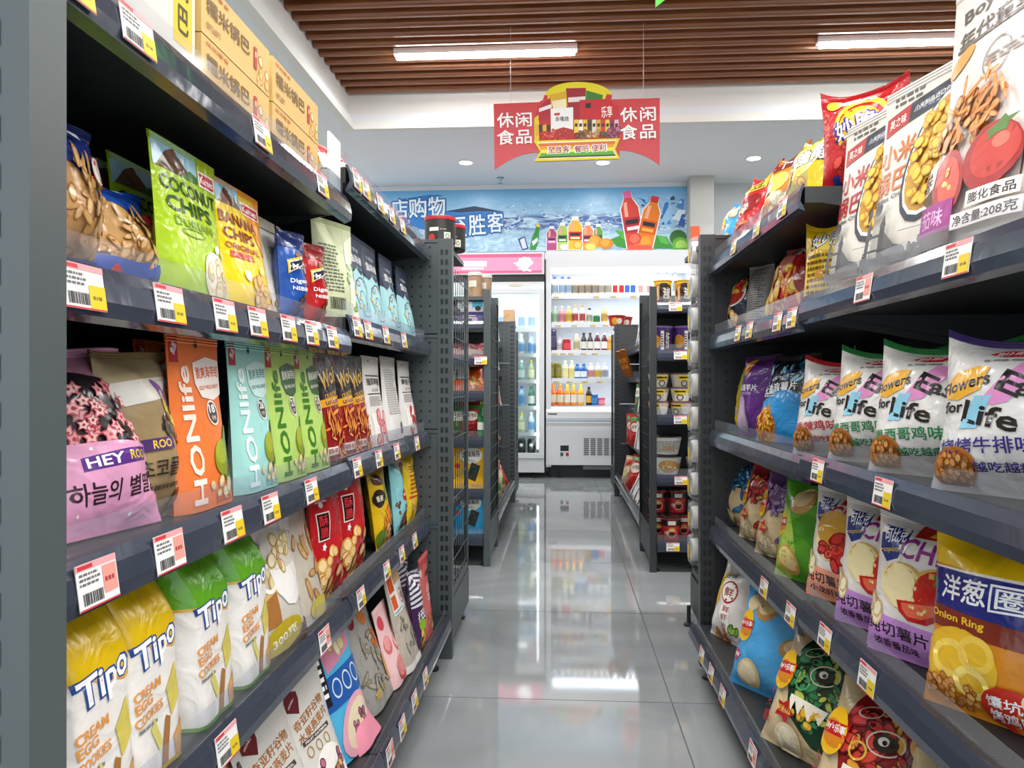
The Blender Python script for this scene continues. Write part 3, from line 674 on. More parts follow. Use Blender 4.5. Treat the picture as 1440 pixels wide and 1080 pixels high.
def easy(n, c, txt, seal, food='chick'):
    D(n, 'pillow', .26, .222, .14, '#dedcda', [
        ('P', [(.3, .865), (.36, .895), (.46, .9), (.56, .87), (.52, .84), (.4, .84)], '#c4202a'), ('T', '盼盼', .43, .87, .16, .035, '#ffffff', 6), ('L', .3, .8, .6, .825, 1, '#8a8a8a'),
        ('P', [(.08, .58), (.06, .68), (.12, .75), (.3, .78), (.36, .76), (.33, .62), (.18, .56)], '#e3a92a'), ('T', 'Flowers', .21, .665, .34, .085, '#1e1a1a', 8), ('P', [(.4, .52), (.34, .56), (.52, .8), (.62, .78), (.62, .72), (.48, .54)], '#dd8fc4'),
        ('T', 'E', .49, .655, .13, .14, '#1e1a1a', -22), ('T', 'asy', .63, .57, .24, .12, '#1e1a1a', -16), ('T', 'for', .15, .52, .14, .075, '#1e1a1a', 0), ('P', [(.2, .38), (.32, .38), (.4, .58), (.3, .58)], '#8fcbe4'), ('T', 'L', .275, .48, .1, .14, '#1e1a1a', -14), ('T', 'ife', .44, .44, .24, .13, '#1e1a1a', -10), ('O', .76, .66, .025, .025, '#3a3a3a', .006),
        ('E', .8, .46, .13, .055, '#e2b84a', 8), ('E', .8, .47, .09, .03, '#f3dc94', 8), ('T', txt, .42, .285, .68, .09, c, 3), ('T', txt[-1], .78, .31, .18, .15, c, 8), ('O', .78, .22, .06, .05, c, .016), ('T', '越吃越痛快', .5, .17, .42, .055, c, 3),
        ('E', .17, .15, .15, .1, '#a8682c', 10), ('C', food, .18, .14, .12, .07, 60, 60, .26), ('C', 'green', .95, .4, .05, .1, 4, 61, .6), ('L', .78, .56, .95, .575, 1, '#6a6a6a')], seal=seal, ear=.1)
easy('easy_green', '#1f7a4a', '墨西哥鸡味卷', '#1f6a34'); easy('easy_red', '#b0242c', '香辣鸡味块', '#9a1a22'); easy('easy_purple', '#3a2f7e', '烧烤牛排味块', '#3a2a5e')
D('wave_black', 'pillow', .2, .26, .08, '#17191f', [('C', 'wave', .5, .74, .5, .3, 26, 62), ('P', [(0, .0), (1, .0), (1, .5), (.6, .56), (0, .42)], '#2a93d6'), ('T', '大波浪薯片', .42, .58, .7, .1, '#ffffff', 8), ('L', .1, .48, .5, .53, 2, '#e8e8e8'), ('P', [(.0, .1), (.1, .34), (.34, .4), (.5, .2), (.4, .0), (.05, .0)], '#c98f1e'), ('C', 'stick', .25, .18, .2, .2, 46, 63, .8), ('C', 'cracker', .25, .18, .2, .22, 30, 63, .3)], seal='#101216')
D('taro_purple', 'pillow', .19, .26, .08, '#5f2c82', lays(.24, .84, .14) + [('T', '紫薯芋片', .36, .58, .56, .08, '#f2eaf6'), ('L', .15, .49, .6, .53, 2, '#c8aad8'), ('E', .22, .26, .2, .32, '#a78ab0', 12), ('E', .22, .26, .16, .28, '#bfa8c4', 12)], seal='#4a2068')
D('yellow_chip', 'pillow', .17, .25, .08, '#e6c81c', lays(.36, .7, .18) + [('C', 'pale', .5, .3, .36, .3, 12, 64), ('E', .8, .7, .16, .16, '#b8c83a')], seal='#e0c818')
def liuliu(n, pat, W=.19):
    D(n, 'pillow', W, .245, .09, '#d6c298', [('R', .0, .55, 1, 1, {'wave': '#1c4a6e', 'drag': '#a8242a', 'purp': '#6a4a80', 'dragg': '#1f4a30'}[pat]), ('C', pat, .62, .74, .44, .3, 40, 65), ('C', pat, .82, .45, .2, .4, 16, 66)] + lays(.2, .62, .19) + [('T', '六', .1, .38, .1, .07, '#8e1a1e', 8), ('T', '六', .12, .29, .1, .07, '#8e1a1e', 8), ('T', '顺', .13, .2, .12, .08, '#8e1a1e', 8),
        ('S', .4, .34, .16, .12, '#b8201e'), ('T', '好运666', .4, .345, .22, .05, '#f2d060'), ('E', .46, .12, .2, .16, '#e6d6aa'), ('E', .46, .13, .15, .12, '#f3e9c8'), ('C', 'pale', .44, .08, .25, .12, 4, 67)], seal={'wave': '#16384f', 'drag': '#8a1c20', 'purp': '#54386a', 'dragg': '#173a24'}[pat], ear=.05)
liuliu('liu_blue', 'wave'); liuliu('liu_red', 'drag'); liuliu('liu_purple', 'purp')
def dragon(n, pat, base, accent):
    D(n, 'pillow', .25, .30, .11, '#d6c298', [('P', [(.3, 1), (.24, .55), (.38, .3), (.7, .12), (1, .1), (1, 1)], base), ('C', pat, .66, .6, .36, .44, 60, 68), ('O', .68, .66, .15, .1, '#d8ccb8', .012, 15), ('E', .68, .66, .1, .07, '#1a1414', 15), ('E', .66, .67, .045, .035, '#e8e4dc', 15), ('E', .67, .665, .02, .02, '#1a1414'), ('O', .48, .8, .1, .05, '#c8b8a0', .01, 20), ('C', pat, .8, .45, .16, .2, 12, 99, .7), ('C', 'cracker', .6, .32, .24, .08, 14, 69, .4), ('P', [(.42, .4), (.47, .32), (.5, .4), (.56, .31), (.6, .4), (.66, .3), (.7, .39), (.76, .3), (.8, .38), (.82, .42), (.42, .44)], '#f0ead8'), ('O', .5, .55, .08, .08, accent, .02)]
      + lays(.2, .6, .17) + [('T', '六', .08, .4, .09, .07, '#a81e22', 8), ('T', '六', .1, .3, .09, .07, '#a81e22', 8), ('T', '顺', .12, .2, .11, .08, '#a81e22', 8), ('S', .38, .3, .15, .11, '#b8201e'), ('T', '好运666', .38, .305, .2, .045, '#f2d060'), ('E', .44, .1, .18, .15, '#e6d6aa'), ('E', .44, .11, .13, .11, '#f3e9c8')], seal=base, ear=.04)
dragon('dragon_green', 'dragg', '#123a24', '#4a9a5a'); dragon('dragon_red', 'drag', '#8e1a1e', '#e0a83a')
D('lays_green', 'pillow', .21, .26, .09, '#57a428', [('P', [(.1, .2), (.6, .45), (.9, .3), (1, .4), (1, .6), (.6, .7), (.1, .5)], '#3f8f1e'), ('P', [(0, 0), (.3, 0), (.5, .3), (.3, .7), (0, .8)], '#a8c84a'), ('E', .44, .82, .2, .17, '#c89a58'), ('E', .42, .86, .15, .13, '#ead5a0'), ('E', .32, .2, .22, .17, '#d8a84a', -30), ('E', .32, .21, .18, .13, '#eed494', -30)] + lays(.1, .56, .13), seal='#3f8a1e', ear=.06)
D('lays_blue', 'pillow', .29, .31, .13, '#4aa3dc', [('E', .44, .82, .15, .14, '#b88a50'), ('E', .43, .85, .12, .11, '#e2c894'), ('E', .2, .84, .12, .1, '#e2d0a0', 20), ('E', .85, .52, .14, .1, '#a8804a', 20), ('E', .86, .54, .1, .07, '#dcc090', 20), ('E', .34, .16, .17, .15, '#e0c890', 20), ('E', .33, .17, .13, .11, '#f0e2b8', 20), ('S', .12, .3, .1, .08, '#b83a6a'), ('T', '原味', .12, .3, .1, .04, '#ffffff'), ('T', '乐享', .08, .42, .08, .04, '#2a4a8a')] + lays(.18, .6, .15), seal='#4aa3dc')
D('shrimp_white', 'pillow', .22, .29, .1, '#e9e6e0', [('P', [(0, .35), (.3, .5), (.3, .9), (0, .75)], '#e3c01e'), ('T', '上好佳', .36, .84, .4, .07, '#2a3a6a', 14), ('E', .55, .64, .2, .2, '#a82a24'), ('E', .55, .64, .17, .17, '#f2ece4'), ('T', '鲜', .55, .64, .2, .12, '#8a2a1c'), ('P', [(.46, .1), (.7, .14), (.68, .48), (.44, .44)], '#fbf9f4'), ('T', '鲜', .6, .42, .16, .08, '#a8281e'), ('T', '虾', .58, .31, .16, .08, '#a8281e'), ('T', '片', .57, .2, .16, .08, '#a8281e'), ('C', 'chick', .4, .08, .3, .1, 9, 70), ('C', 'green', .8, .16, .1, .08, 4, 71)], seal='#e0bc1c', ear=.08)
def copico(n, band, c2, food, flav, tc):
    D(n, 'pillow', .215, .265, .085, '#e4e0dc', [('R', .42, .86, 1, .98, '#b8241c'), ('T', '20%', .72, .92, .34, .09, '#f0b82a'), ('T', 'CHIPS', .64, .765, .6, .14, c2, -5), ('P', [(.05, .72), (.2, .64), (.36, .68), (.42, .82), (.38, .95), (.1, .95), (.04, .84)], '#e8e4e0'), ('P', [(.07, .73), (.2, .66), (.34, .7), (.39, .82), (.36, .94), (.12, .94), (.06, .84)], '#1f2f86'), ('T', '可比克', .23, .85, .26, .1, '#ffffff', 8), ('T', 'copico', .22, .745, .22, .045, '#e8c43a', 8),
        ('E', .4, .52, .22, .2, '#c8a45a'), ('E', .37, .52, .21, .19, '#ead79a'), ('E', .34, .52, .2, .185, '#f0e2b0'), ('E', .75, .64, .22, .06, '#d8b05a', 8)]
      + ([('E', .72, .52, .2, .18, '#c41e18'), ('S', .76, .6, .12, .08, '#4a8a2a'), ('P', [(.36, .42), (.82, .46), (.78, .36), (.66, .3), (.5, .3), (.4, .35)], '#b8201c'), ('P', [(.42, .41), (.76, .44), (.72, .37), (.62, .33), (.5, .33), (.44, .37)], '#e0664a'), ('C', 'gold', .58, .385, .1, .03, 6, 72, .25)] if food == 'tomato' else [('E', .42, .64, .26, .2, '#c89838'), ('C', 'red', .6, .45, .34, .16, 16, 73, 1.2), ('E', .72, .4, .12, .07, '#efe6e0')])
      + [('P', [(0, 0), (1, 0), (1, .24), (.5, .28), (0, .3)], band), ('T', '纯切薯片', .36, .2, .62, .09, '#2a1c22', -3), ('T', flav, .34, .1, .44, .055, '#3a1c2a', -3), ('R', .78, .06, .9, .16, '#1e1a1c'), ('T', '70g', .84, .11, .1, .03, '#ffffff'), ('R', 0, 0, 1, .03, tc), ('C', 'pale', .08, .36, .1, .16, 4, 74)], ear=.03)
copico('copico_peach', '#efa183', '#b8322a', 'lob', '小龙虾味', '#8a2a1e'); copico('copico_purple', '#c78fd9', '#8a2a86', 'tomato', '浓香番茄味', '#6a2a70')
D('onion_ring', 'pillow', .24, .30, .1, '#d98a1e', [('P', [(0, .8), (1, .76), (1, 1), (0, 1)], '#e6bb12'), ('R', 0, .77, 1, .785, '#f0ece4'), ('P', [(0, .58), (1, .52), (1, .765), (0, .775)], '#20287e'), ('T', '洋葱', .3, .68, .36, .13, '#ffffff'), ('P', [(.5, .6), (.76, .61), (.77, .75), (.5, .745)], '#ffffff'), ('P', [(.515, .612), (.745, .622), (.755, .738), (.515, .733)], '#20287e'), ('T', '圈', .635, .675, .19, .1, '#ffffff'), ('P', [(0, .46), (1, .42), (1, .52), (0, .58)], '#7e2a16'), ('T', 'Onion Ring', .26, .515, .46, .055, '#f0c42a', -2),
    ('E', .3, .3, .3, .22, '#e3b62a'), ('O', .24, .3, .16, .13, '#f0d060', .05), ('O', .44, .36, .14, .12, '#eec850', .045), ('O', .4, .2, .13, .11, '#f4da78', .045), ('C', 'chick', .24, .12, .2, .1, 40, 75, .4), ('P', [(.62, 0), (1, 0), (1, .36), (.8, .3)], '#c8681a'), ('E', .66, .12, .2, .15, '#c8301e'), ('T', '馕坑', .62, .155, .22, .06, '#ffffff'), ('T', '烤鸡味', .66, .085, .28, .06, '#ffffff'), ('E', .82, .2, .1, .07, '#f0e4b8', 20)], seal='#e0b010')
# --- mid racks
def seaweed(n, base, c2):
    D(n, 'box', .15, .23, .035, base, [('R', 0, .9, 1, .92, c2), ('E', .56, .68, .36, .26, '#f0ede6'), ('T', '芝麻海苔', .55, .7, .58, .12, '#22201e', 6), ('L', .4, .54, .75, .6, 2, '#8a8a86'), ('P', [(.42, .22), (.7, .14), (.86, .46), (.58, .54)], '#23302a'), ('C', 'dark', .64, .34, .14, .2, 8, 76, .5), ('E', .12, .46, .09, .08, '#c8321e'), ('L', .6, .04, .9, .1, 2, c2)], fin='m')
seaweed('seaweed_yellow', '#e3ad14', '#c88a10'); seaweed('seaweed_blue', '#2fa3d6', '#1f78a8')
D('purple_box', 'box', .2, .075, .12, '#2e2160', [('L', .3, .35, .8, .75, 2, '#e8d8b8'), ('E', .7, .3, .1, .08, '#c89ad0'), ('R', 0, 0, 1, .08, '#4a2f86')], fin='c')
D('white_box', 'box', .2, .08, .12, '#dfe0dc', [('R', .6, .4, 1, 1, '#48b0d0'), ('L', .08, .3, .5, .7, 2, '#4a8a9a'), ('E', .82, .32, .12, .1, '#3a2a24')], fin='c')
D('pink_pack', 'pillow', .17, .12, .05, '#b06a78', [('C', 'pink', .5, .5, .45, .4, 18, 77), ('R', .1, .1, .9, .3, '#d8c8b8')])
D('orange_pack', 'pillow', .16, .15, .05, '#d9621c', [('C', 'gold', .5, .3, .4, .2, 8, 78), ('P', [(0, .5), (1, .6), (1, 1), (0, 1)], '#c84a14')])
D('grey_pouch', 'pouch', .1, .16, .04, '#b9b4ac', [('C', 'chick', .5, .35, .35, .4, 10, 79), ('R', .1, .7, .9, .9, '#7a2a26')])
D('white_stripe', 'pouch', .13, .2, .04, '#e0dedb', [('R', .3, 0, .42, 1, '#3a3a3a'), ('L', .5, .3, .9, .7, 6, '#8a8a8a'), ('R', .05, .8, .95, .92, '#c8c4be')], fin='m')
D('red_soup', 'pillow', .17, .24, .06, '#b3221e', [('E', .5, .6, .3, .2, '#e8e0d4'), ('T', '火锅', .5, .62, .44, .12, '#8a1a16'), ('C', 'red', .5, .25, .4, .25, 12, 80), ('R', .1, .8, .9, .92, '#3f8a3a')])
D('noodle_pack', 'pillow', .17, .2, .06, '#c9b88a', [('C', 'pale', .5, .5, .4, .45, 18, 81), ('P', [(0, .55), (1, .75), (1, .95), (0, .8)], '#b8341e'), ('E', .7, .3, .2, .14, '#3f8a3a')])
D('bar_brown', 'box', .05, .22, .02, '#8a4f1c', [('R', .1, .3, .9, .7, '#c8782a'), ('T', '辣条', .5, .5, .5, .12, '#3a1a0c', 90)], fin='m')
D('green_snack', 'pillow', .15, .22, .06, '#3a7a34', [('R', .1, .5, .9, .8, '#e6e2d4'), ('T', '豆干', .5, .65, .6, .12, '#2a5a24'), ('C', 'nut', .5, .25, .35, .25, 8, 82)])
D('jar_food', 'box', .08, .1, .08, '#c8a27a', [('C', 'nut', .5, .4, .4, .5, 10, 83)], fin='c')

for _n, _k in {"heyroo": 0.86, "choco": 0.86, "tipo_yellow": 0.95, "tipo_green": 0.95, "yellow_fry": 0.84, "teal_choc": 0.84, "yellow_corn": 0.84, "nibble_blue": 0.9, "nibble_red": 0.9, "whitenut": 0.9, "banana": 0.93, "coconut": 0.94, "cookie_bag": 0.82, "wafer_bag": 0.74, "liu_blue": 0.82, "liu_red": 0.82, "liu_purple": 0.82, "lays_green": 0.8, "copico_peach": 0.79, "copico_purple": 0.79, "onion_ring": 0.74, "easy_green": 0.84, "easy_red": 0.84, "easy_purple": 0.84, "dragon_green": 0.8, "dragon_red": 0.8, "lays_blue": 0.76, "shrimp_white": 0.72, "wave_black": 0.84, "taro_purple": 0.84, "yellow_chip": 0.84, "curl_red": 0.8, "curl_yellow": 0.78, "puff_orange": 0.86, "bean_red": 0.98, "lays_side_blue": 0.94, "millet_red": 0.94, "millet_orange": 0.94, "cereal": 0.87, "cereal_blue": 0.87, "oat_blue": 1.1, "pink_roll": 0.8, "squid_tag": 0.95, "zebra": 0.86, "coral": 0.8, "navy_crisp": 0.9}.items():
    for _q in 'WHD': DESIGN[_n][_q] *= _k          # measured against the photo
prep_texts({(d[1], b) for D_ in DESIGN.values() for d in D_['decals'] + D_.get('side', []) if d[0] == 'T' for b in ((.022, .075) if len(d) > 8 and d[8] else (.022,))})

# ------------------------------------------------------------------ room shell
def stone_mat():
    m, nt, b = new_mat('grey_polished_tile')
    tc = nt.nodes.new('ShaderNodeTexCoord')
    n1 = nt.nodes.new('ShaderNodeTexNoise'); n1.inputs['Scale'].default_value = 1.1; n1.inputs['Detail'].default_value = 7; n1.inputs['Distortion'].default_value = 2.2
    geo = nt.nodes.new('ShaderNodeNewGeometry')
    nt.links.new(geo.outputs['Position'], n1.inputs['Vector'])
    cr = nt.nodes.new('ShaderNodeValToRGB')
    cr.color_ramp.elements[0].position = .3; cr.color_ramp.elements[0].color = lin('#83888a')
    cr.color_ramp.elements[1].position = .7; cr.color_ramp.elements[1].color = lin('#9da1a3')
    e = cr.color_ramp.elements.new(.5); e.color = lin('#909597')
    nt.links.new(n1.outputs['Fac'], cr.inputs[0])
    nt.links.new(cr.outputs[0], b.inputs['Base Color'])
    b.inputs['Roughness'].default_value = .045
    b.inputs['Specular IOR Level'].default_value = .62
    return m
TILE = stone_mat()
X0R, X1R, Y0R, Y1R = -3.4, 4.4, -2.6, 7.5
fl = struct(MB().box(X0R, X1R, Y0R, Y1R + .15, -.06, -.004, mat('#5c6062', .7)).build('floor'))
ts = .8
i0, j0 = .293, 2.073                                                   # one tile corner, measured in the photo
tb = MB().box(.0018, ts - .0018, .0018, ts - .0018, -.004, 0, TILE).mesh('tile')
for i in range(-5, 6):
    for j in range(-6, 8):
        x, y = i0 + i * ts, j0 + j * ts
        if x < X0R - .1 or x + ts > X1R + .3 or y < Y0R - .3 or y > Y1R - .1: continue
        t = bpy.data.objects.new('tile', tb); col.objects.link(t); t.parent = fl; t.location = (x, y, 0)
WALL = mat('#c3c7ca', .7, 0, .02, 60)
SOFF = mat('#eaedf0', .75)
WHITE = mat('#e9e8e2', .7)
struct(MB().box(X0R, X1R, Y1R, Y1R + .15, 0, 3.4, WALL).build('wall_back'))
struct(MB().box(X0R - .15, X0R, Y0R, Y1R + .15, 0, 3.4, WHITE).build('wall_left'))
struct(MB().box(X1R, X1R + .15, Y0R, Y1R + .15, 0, 3.4, WHITE).build('wall_right'))
ZS = 2.775                                                             # dropped soffit around the slatted tray
XT, YT = -1.60, 5.74
ce = MB()
ce.box(X0R, X1R, YT, Y1R, ZS, ZS + .12, SOFF).box(X0R, XT, Y0R, YT, ZS, ZS + .12, SOFF)
ceil = struct(ce.build('ceiling'))
MB().box(X0R, X1R, Y0R, Y1R, 3.34, 3.42, mat('#4a3024', .8)).build('upper_slab', ceil)
tr = MB()
tr.box(XT - .06, X1R, YT, YT + .05, ZS + .12, 3.34, WHITE).box(XT - .06, XT - .01, Y0R, YT, ZS + .12, 3.34, WHITE)
tr.box(XT - .06, X1R, YT - .035, YT + .02, ZS - .005, ZS + .055, WHITE).box(XT - .03, XT + .035, Y0R, YT - .035, ZS - .005, ZS + .055, WHITE)
struct(tr.build('trim_1'))
# wood-grain slats of the tray, each a rounded U profile
def wood_mat():
    m, nt, b = new_mat('red_brown_wood')
    tc = nt.nodes.new('ShaderNodeTexCoord')
    mp = nt.nodes.new('ShaderNodeMapping'); mp.inputs['Scale'].default_value = (1.2, 30, 30)
    nt.links.new(tc.outputs['Object'], mp.inputs[0])
    n = nt.nodes.new('ShaderNodeTexNoise'); n.inputs['Scale'].default_value = 3; n.inputs['Detail'].default_value = 5
    nt.links.new(mp.outputs[0], n.inputs['Vector'])
    cr = nt.nodes.new('ShaderNodeValToRGB')
    cr.color_ramp.elements[0].position = .3; cr.color_ramp.elements[0].color = lin('#7a4426')
    cr.color_ramp.elements[1].position = .75; cr.color_ramp.elements[1].color = lin('#a3673e')
    nt.links.new(n.outputs['Fac'], cr.inputs[0]); nt.links.new(cr.outputs[0], b.inputs['Base Color'])
    b.inputs['Roughness'].default_value = .3
    return m
WOOD = wood_mat()
prof = [(-.026, .11), (-.026, .018), (-.021, .006), (-.010, 0), (.010, 0), (.021, .006), (.026, .018), (.026, .11)]
sm = MB().prism(prof, XT - .005, X1R - .01, WOOD, 'x').mesh('slat')
y = 5.66
while y > -2.4:
    s_ = bpy.data.objects.new('slat', sm); col.objects.link(s_); s_.parent = ceil; s_.location = (0, y, 3.03)
    y -= .127
# LED battens, rows running back over the shop
def batten(x0, y, label):
    r_ = empty('ceiling_light', (x0 + .6, y, 3.0))
    MB().box(-.6, .6, -.028, .028, .012, .05, mat('#e4e4e4', .4)).build('housing', r_)
    p = [(-.026, .012), (-.026, -.004), (-.016, -.014), (.016, -.014), (.026, -.004), (.026, .012)]
    MB().prism(p, -.585, .585, emit('led_diffuser', '#ffffff', 22), 'x').build('diffuser', r_)
    ld = bpy.data.lights.new('batten_light', 'AREA'); ld.shape = 'RECTANGLE'; ld.size = 1.17; ld.size_y = .05; ld.energy = LED_W; ld.color = (1, .985, .96)
    lo = bpy.data.objects.new('batten_light', ld); col.objects.link(lo); lo.parent = r_; lo.location = (0, 0, -.02)
    tag(r_, label, 'light', 'LED battens under the slatted ceiling')
batten(-1.1, 5.0, 'long white LED batten under the slats, left of the red hanging sign')
batten(1.62, 5.0, 'long white LED batten under the slats, above the right rack')
k = 0
for yy in (2.6, .4, -1.6):
    for xx in (-1.1, .26, 1.62):
        k += 1
        batten(xx, yy, f'white LED batten above the top of the photo, {("nearest", "middle", "farthest back")[(k - 1) // 3]} row, {("left", "middle", "right")[(k - 1) % 3]}')
# downlights, the unseen ones added as fill light, and a sprinkler in the soffit
dl = []
for (px, py), nm in zip(((655, 228), (848, 228), (1060, 222)), ('left of the red hanging sign', 'behind the right end of the red hanging sign', 'above the tipped snack bags on the right rack')):
    d = _ray(px, py); t = (ZS - CAM_H) / d[2]
    dl.append((d[0] * t, d[1] * t, nm))
for i, yy in enumerate((.6, 2.6, 4.6, 6.62)):  # unseen lamps added so their bounce brightens the soffit
    dl.append((-2.4, yy, 'added as fill over the hidden left aisle, ' + ('nearest', 'second', 'third', 'farthest')[i]))
dl.append((3.0, 6.65, 'added as fill at the far right, out of view'))  # also added out of view, to lift the back area
for xx, yy, nm in dl:
    r_ = empty('downlight', (xx, yy, ZS))
    MB().lathe([(.075, -.006), (.075, 0)], WHITE, 24).build('ring', r_)
    MB().lathe([(.055, -.008), (.055, -.006)], emit('downlight_lens', '#ffffff', 5), 24).build('lens', r_)
    tag(r_, 'round recessed downlight in the grey soffit, ' + nm, 'light', 'soffit downlights')
    ld = bpy.data.lights.new('downlight_beam', 'AREA'); ld.shape = 'DISK'; ld.size = .11; ld.energy = DOWN_W * (3.5 if xx < -2 else 1); ld.color = (1, .98, .95)
    lo = bpy.data.objects.new('downlight_beam', ld); col.objects.link(lo); lo.parent = r_; lo.location = (0, 0, -.012)
d = _ray(705, 258); t = (ZS - CAM_H - .03) / d[2]
r_ = empty('sprinkler_head', (d[0] * t, d[1] * t - .1, ZS))
MB().lathe([(.012, 0), (.012, -.03), (.005, -.032), (.005, -.05), (.022, -.052), (.022, -.056)], CHROME, 12).build('nozzle', r_)
MB().lathe([(.035, -.004), (.035, 0)], CHROME, 16).build('escutcheon', r_)
tag(r_, 'small chrome sprinkler head on the soffit above the blue mural', 'sprinkler')
# column right of the mural, with an orange plate
cx0, _ = XZ_at(966, 300, 7.2); cx1, _ = XZ_at(1004, 300, 7.2)
struct(MB().box(cx0 + .03, cx1, 7.2, Y1R, 0, ZS, mat('#b4b4b0', .7, 0, 0, 30, .5, .08)).build('wall_column'))
a = XZ_at(966, 338, 7.19); b_ = XZ_at(979, 318, 7.19)
tag(MB().box(a[0] + .035, b_[0] + .03, 7.185, 7.2, a[1], b_[1], mat('#d8541e', .5)).build('sign_plate'), 'small orange plate on the grey column beside the mural', 'sign')

# ------------------------------------------------------------------ blue drinks mural above the coolers
YB = 7.38
u_of = lambda px: (px - 520) / (966 - 520)
v_of = lambda py: (356 - py) / (356 - 262)
xa, za = XZ_at(520, 356, YB); xb, zb = XZ_at(966, 262, YB)
def mural_mat():
    m, nt, b = new_mat('water_mural_print')
    tc = nt.nodes.new('ShaderNodeTexCoord')
    sp = nt.nodes.new('ShaderNodeSeparateXYZ'); nt.links.new(tc.outputs['Generated'], sp.inputs[0])
    n = nt.nodes.new('ShaderNodeTexNoise'); n.inputs['Scale'].default_value = 7; n.inputs['Detail'].default_value = 6; n.inputs['Distortion'].default_value = 2.6
    mp = nt.nodes.new('ShaderNodeMapping'); mp.inputs['Scale'].default_value = (2.2, 1, 1.2); nt.links.new(tc.outputs['Generated'], mp.inputs[0]); nt.links.new(mp.outputs[0], n.inputs['Vector'])
    # printed picture: pale sky, a dark water band, pale splashes
    sky = nt.nodes.new('ShaderNodeValToRGB'); sky.color_ramp.elements[0].color = lin('#a9cfe2'); sky.color_ramp.elements[1].color = lin('#5fa6d6')
    sky.color_ramp.elements[0].position = .45; nt.links.new(sp.outputs['Z'], sky.inputs[0])
    wat = nt.nodes.new('ShaderNodeValToRGB'); wat.color_ramp.elements[0].position = .42; wat.color_ramp.elements[0].color = lin('#164a98'); wat.color_ramp.elements[1].position = .6; wat.color_ramp.elements[1].color = lin('#c2deec')
    nt.links.new(n.outputs['Fac'], wat.inputs[0])
    band = nt.nodes.new('ShaderNodeValToRGB')
    for p, v in ((.0, .35), (.3, .25), (.38, .85), (.54, .95), (.6, .25), (.75, .1), (1, 0)):
        e = band.color_ramp.elements.new(p) if 0 < p < 1 else band.color_ramp.elements[0 if p == 0 else -1]
        e.color = (v, v, v, 1)
    nt.links.new(sp.outputs['Z'], band.inputs[0])
    mx = nt.nodes.new('ShaderNodeMix'); mx.data_type = 'RGBA'
    nt.links.new(band.outputs[0], mx.inputs['Factor']); nt.links.new(sky.outputs[0], mx.inputs['A']); nt.links.new(wat.outputs[0], mx.inputs['B'])
    nt.links.new(mx.outputs['Result'], b.inputs['Base Color'])
    b.inputs['Roughness'].default_value = .35
    return m
mu = MB()
mu.box(xa, xb, YB, YB + .03, za, zb, mural_mat())
Wm, Hm = xb - xa, zb - za
def mp_(l): return [(u_of(x), v_of(y)) for x, y in l]
def mz(l, ox, oy, sx): return mp_([(ox + x / sx, oy + y / sx) for x, y in l])
md = []
z1 = lambda l: mz(l, 560, 250, 1440 / 220)
md += [('P', z1([(100, 150), (300, 120), (440, 130), (330, 160), (330, 340), (480, 280), (720, 240), (990, 300), (960, 480), (840, 520), (650, 540), (380, 520), (120, 420)]), '#2a78c0'), ('P', z1([(440, 290), (720, 240), (990, 300), (760, 290), (600, 300)]), '#243a52'), ('P', z1([(0, 160), (90, 150), (100, 400), (0, 330)]), '#2a78c0')]
def mt(s, x0, y0, x1, y1, c, rot=0, o=None):
    a, b = (560 + x0 / 6.545, 250 + y0 / 6.545), (560 + x1 / 6.545, 250 + y1 / 6.545)
    return ('T', s, (u_of(a[0]) + u_of(b[0])) / 2, (v_of(a[1]) + v_of(b[1])) / 2, u_of(b[0]) - u_of(a[0]), v_of(a[1]) - v_of(b[1]), c, rot, o)
md += [mt('店', -60, 165, 95, 350, '#e2edf4', 3, '#1d5a9c'), mt('购', 108, 155, 270, 345, '#e2edf4', 3, '#1d5a9c'), mt('物', 290, 140, 445, 335, '#e2edf4', 3, '#1d5a9c'), mt('至', 490, 350, 640, 540, '#dbe8f0', 3, '#1d5a9c'), mt('胜', 665, 325, 820, 525, '#dbe8f0', 3, '#1d5a9c'), mt('客', 840, 305, 985, 500, '#dbe8f0', 3, '#1d5a9c')]
z2 = lambda l: mz(l, 770, 255, 1440 / 210)
def me(x, y, rx, ry, c, rot=0):            # ellipse in the right zoom of the mural
    p = [(x + math.cos(t) * rx * math.cos(R(rot)) - math.sin(t) * ry * math.sin(R(rot)), y + math.cos(t) * rx * math.sin(R(rot)) + math.sin(t) * ry * math.cos(R(rot))) for t in [2 * PI * i / 18 for i in range(18)]]
    return ('P', z2(p)[::-1], c)
for x0, y0, x1, y1, c in ((860, 230, 960, 150, '#2a62ac'), (960, 150, 1010, 220, '#6fa6d4'), (1100, 200, 1170, 350, '#2f6cb4'), (1240, 180, 1320, 260, '#4a86c4'), (1080, 240, 1240, 440, '#8fbcdc'), (1200, 290, 1330, 380, '#d6e8f2'), (1260, 330, 1330, 440, '#2a5ea4')):
    md.append(('P', z2([(x0, y1), ((x0 + x1) / 2, y0 + (y1 - y0) * .3 - 30), (x1, y0), (x1 - 10, y1 + 30)]), c))
random.seed(5)
for i in range(46):                         # printed ice splinters and drops
    x = random.choice([random.uniform(860, 1330), random.uniform(-400, 880)]); y_ = random.uniform(140, 470) if x > 860 else random.choice([random.uniform(170, 330), random.uniform(330, 450)])
    s_ = random.uniform(10, 46) if x > 860 else random.uniform(5, 30)
    md.append(('P', z2([(x, y_), (x + s_ * random.uniform(.5, 1.4), y_ + s_ * random.uniform(-.9, .3)), (x + s_ * 1.2, y_ + s_ * .35), (x + s_ * .3, y_ + s_ * .5)]), random.choice(['#1f5298', '#3f7ec0', '#bcd8ea', '#e4f0f6', '#28446e'])))
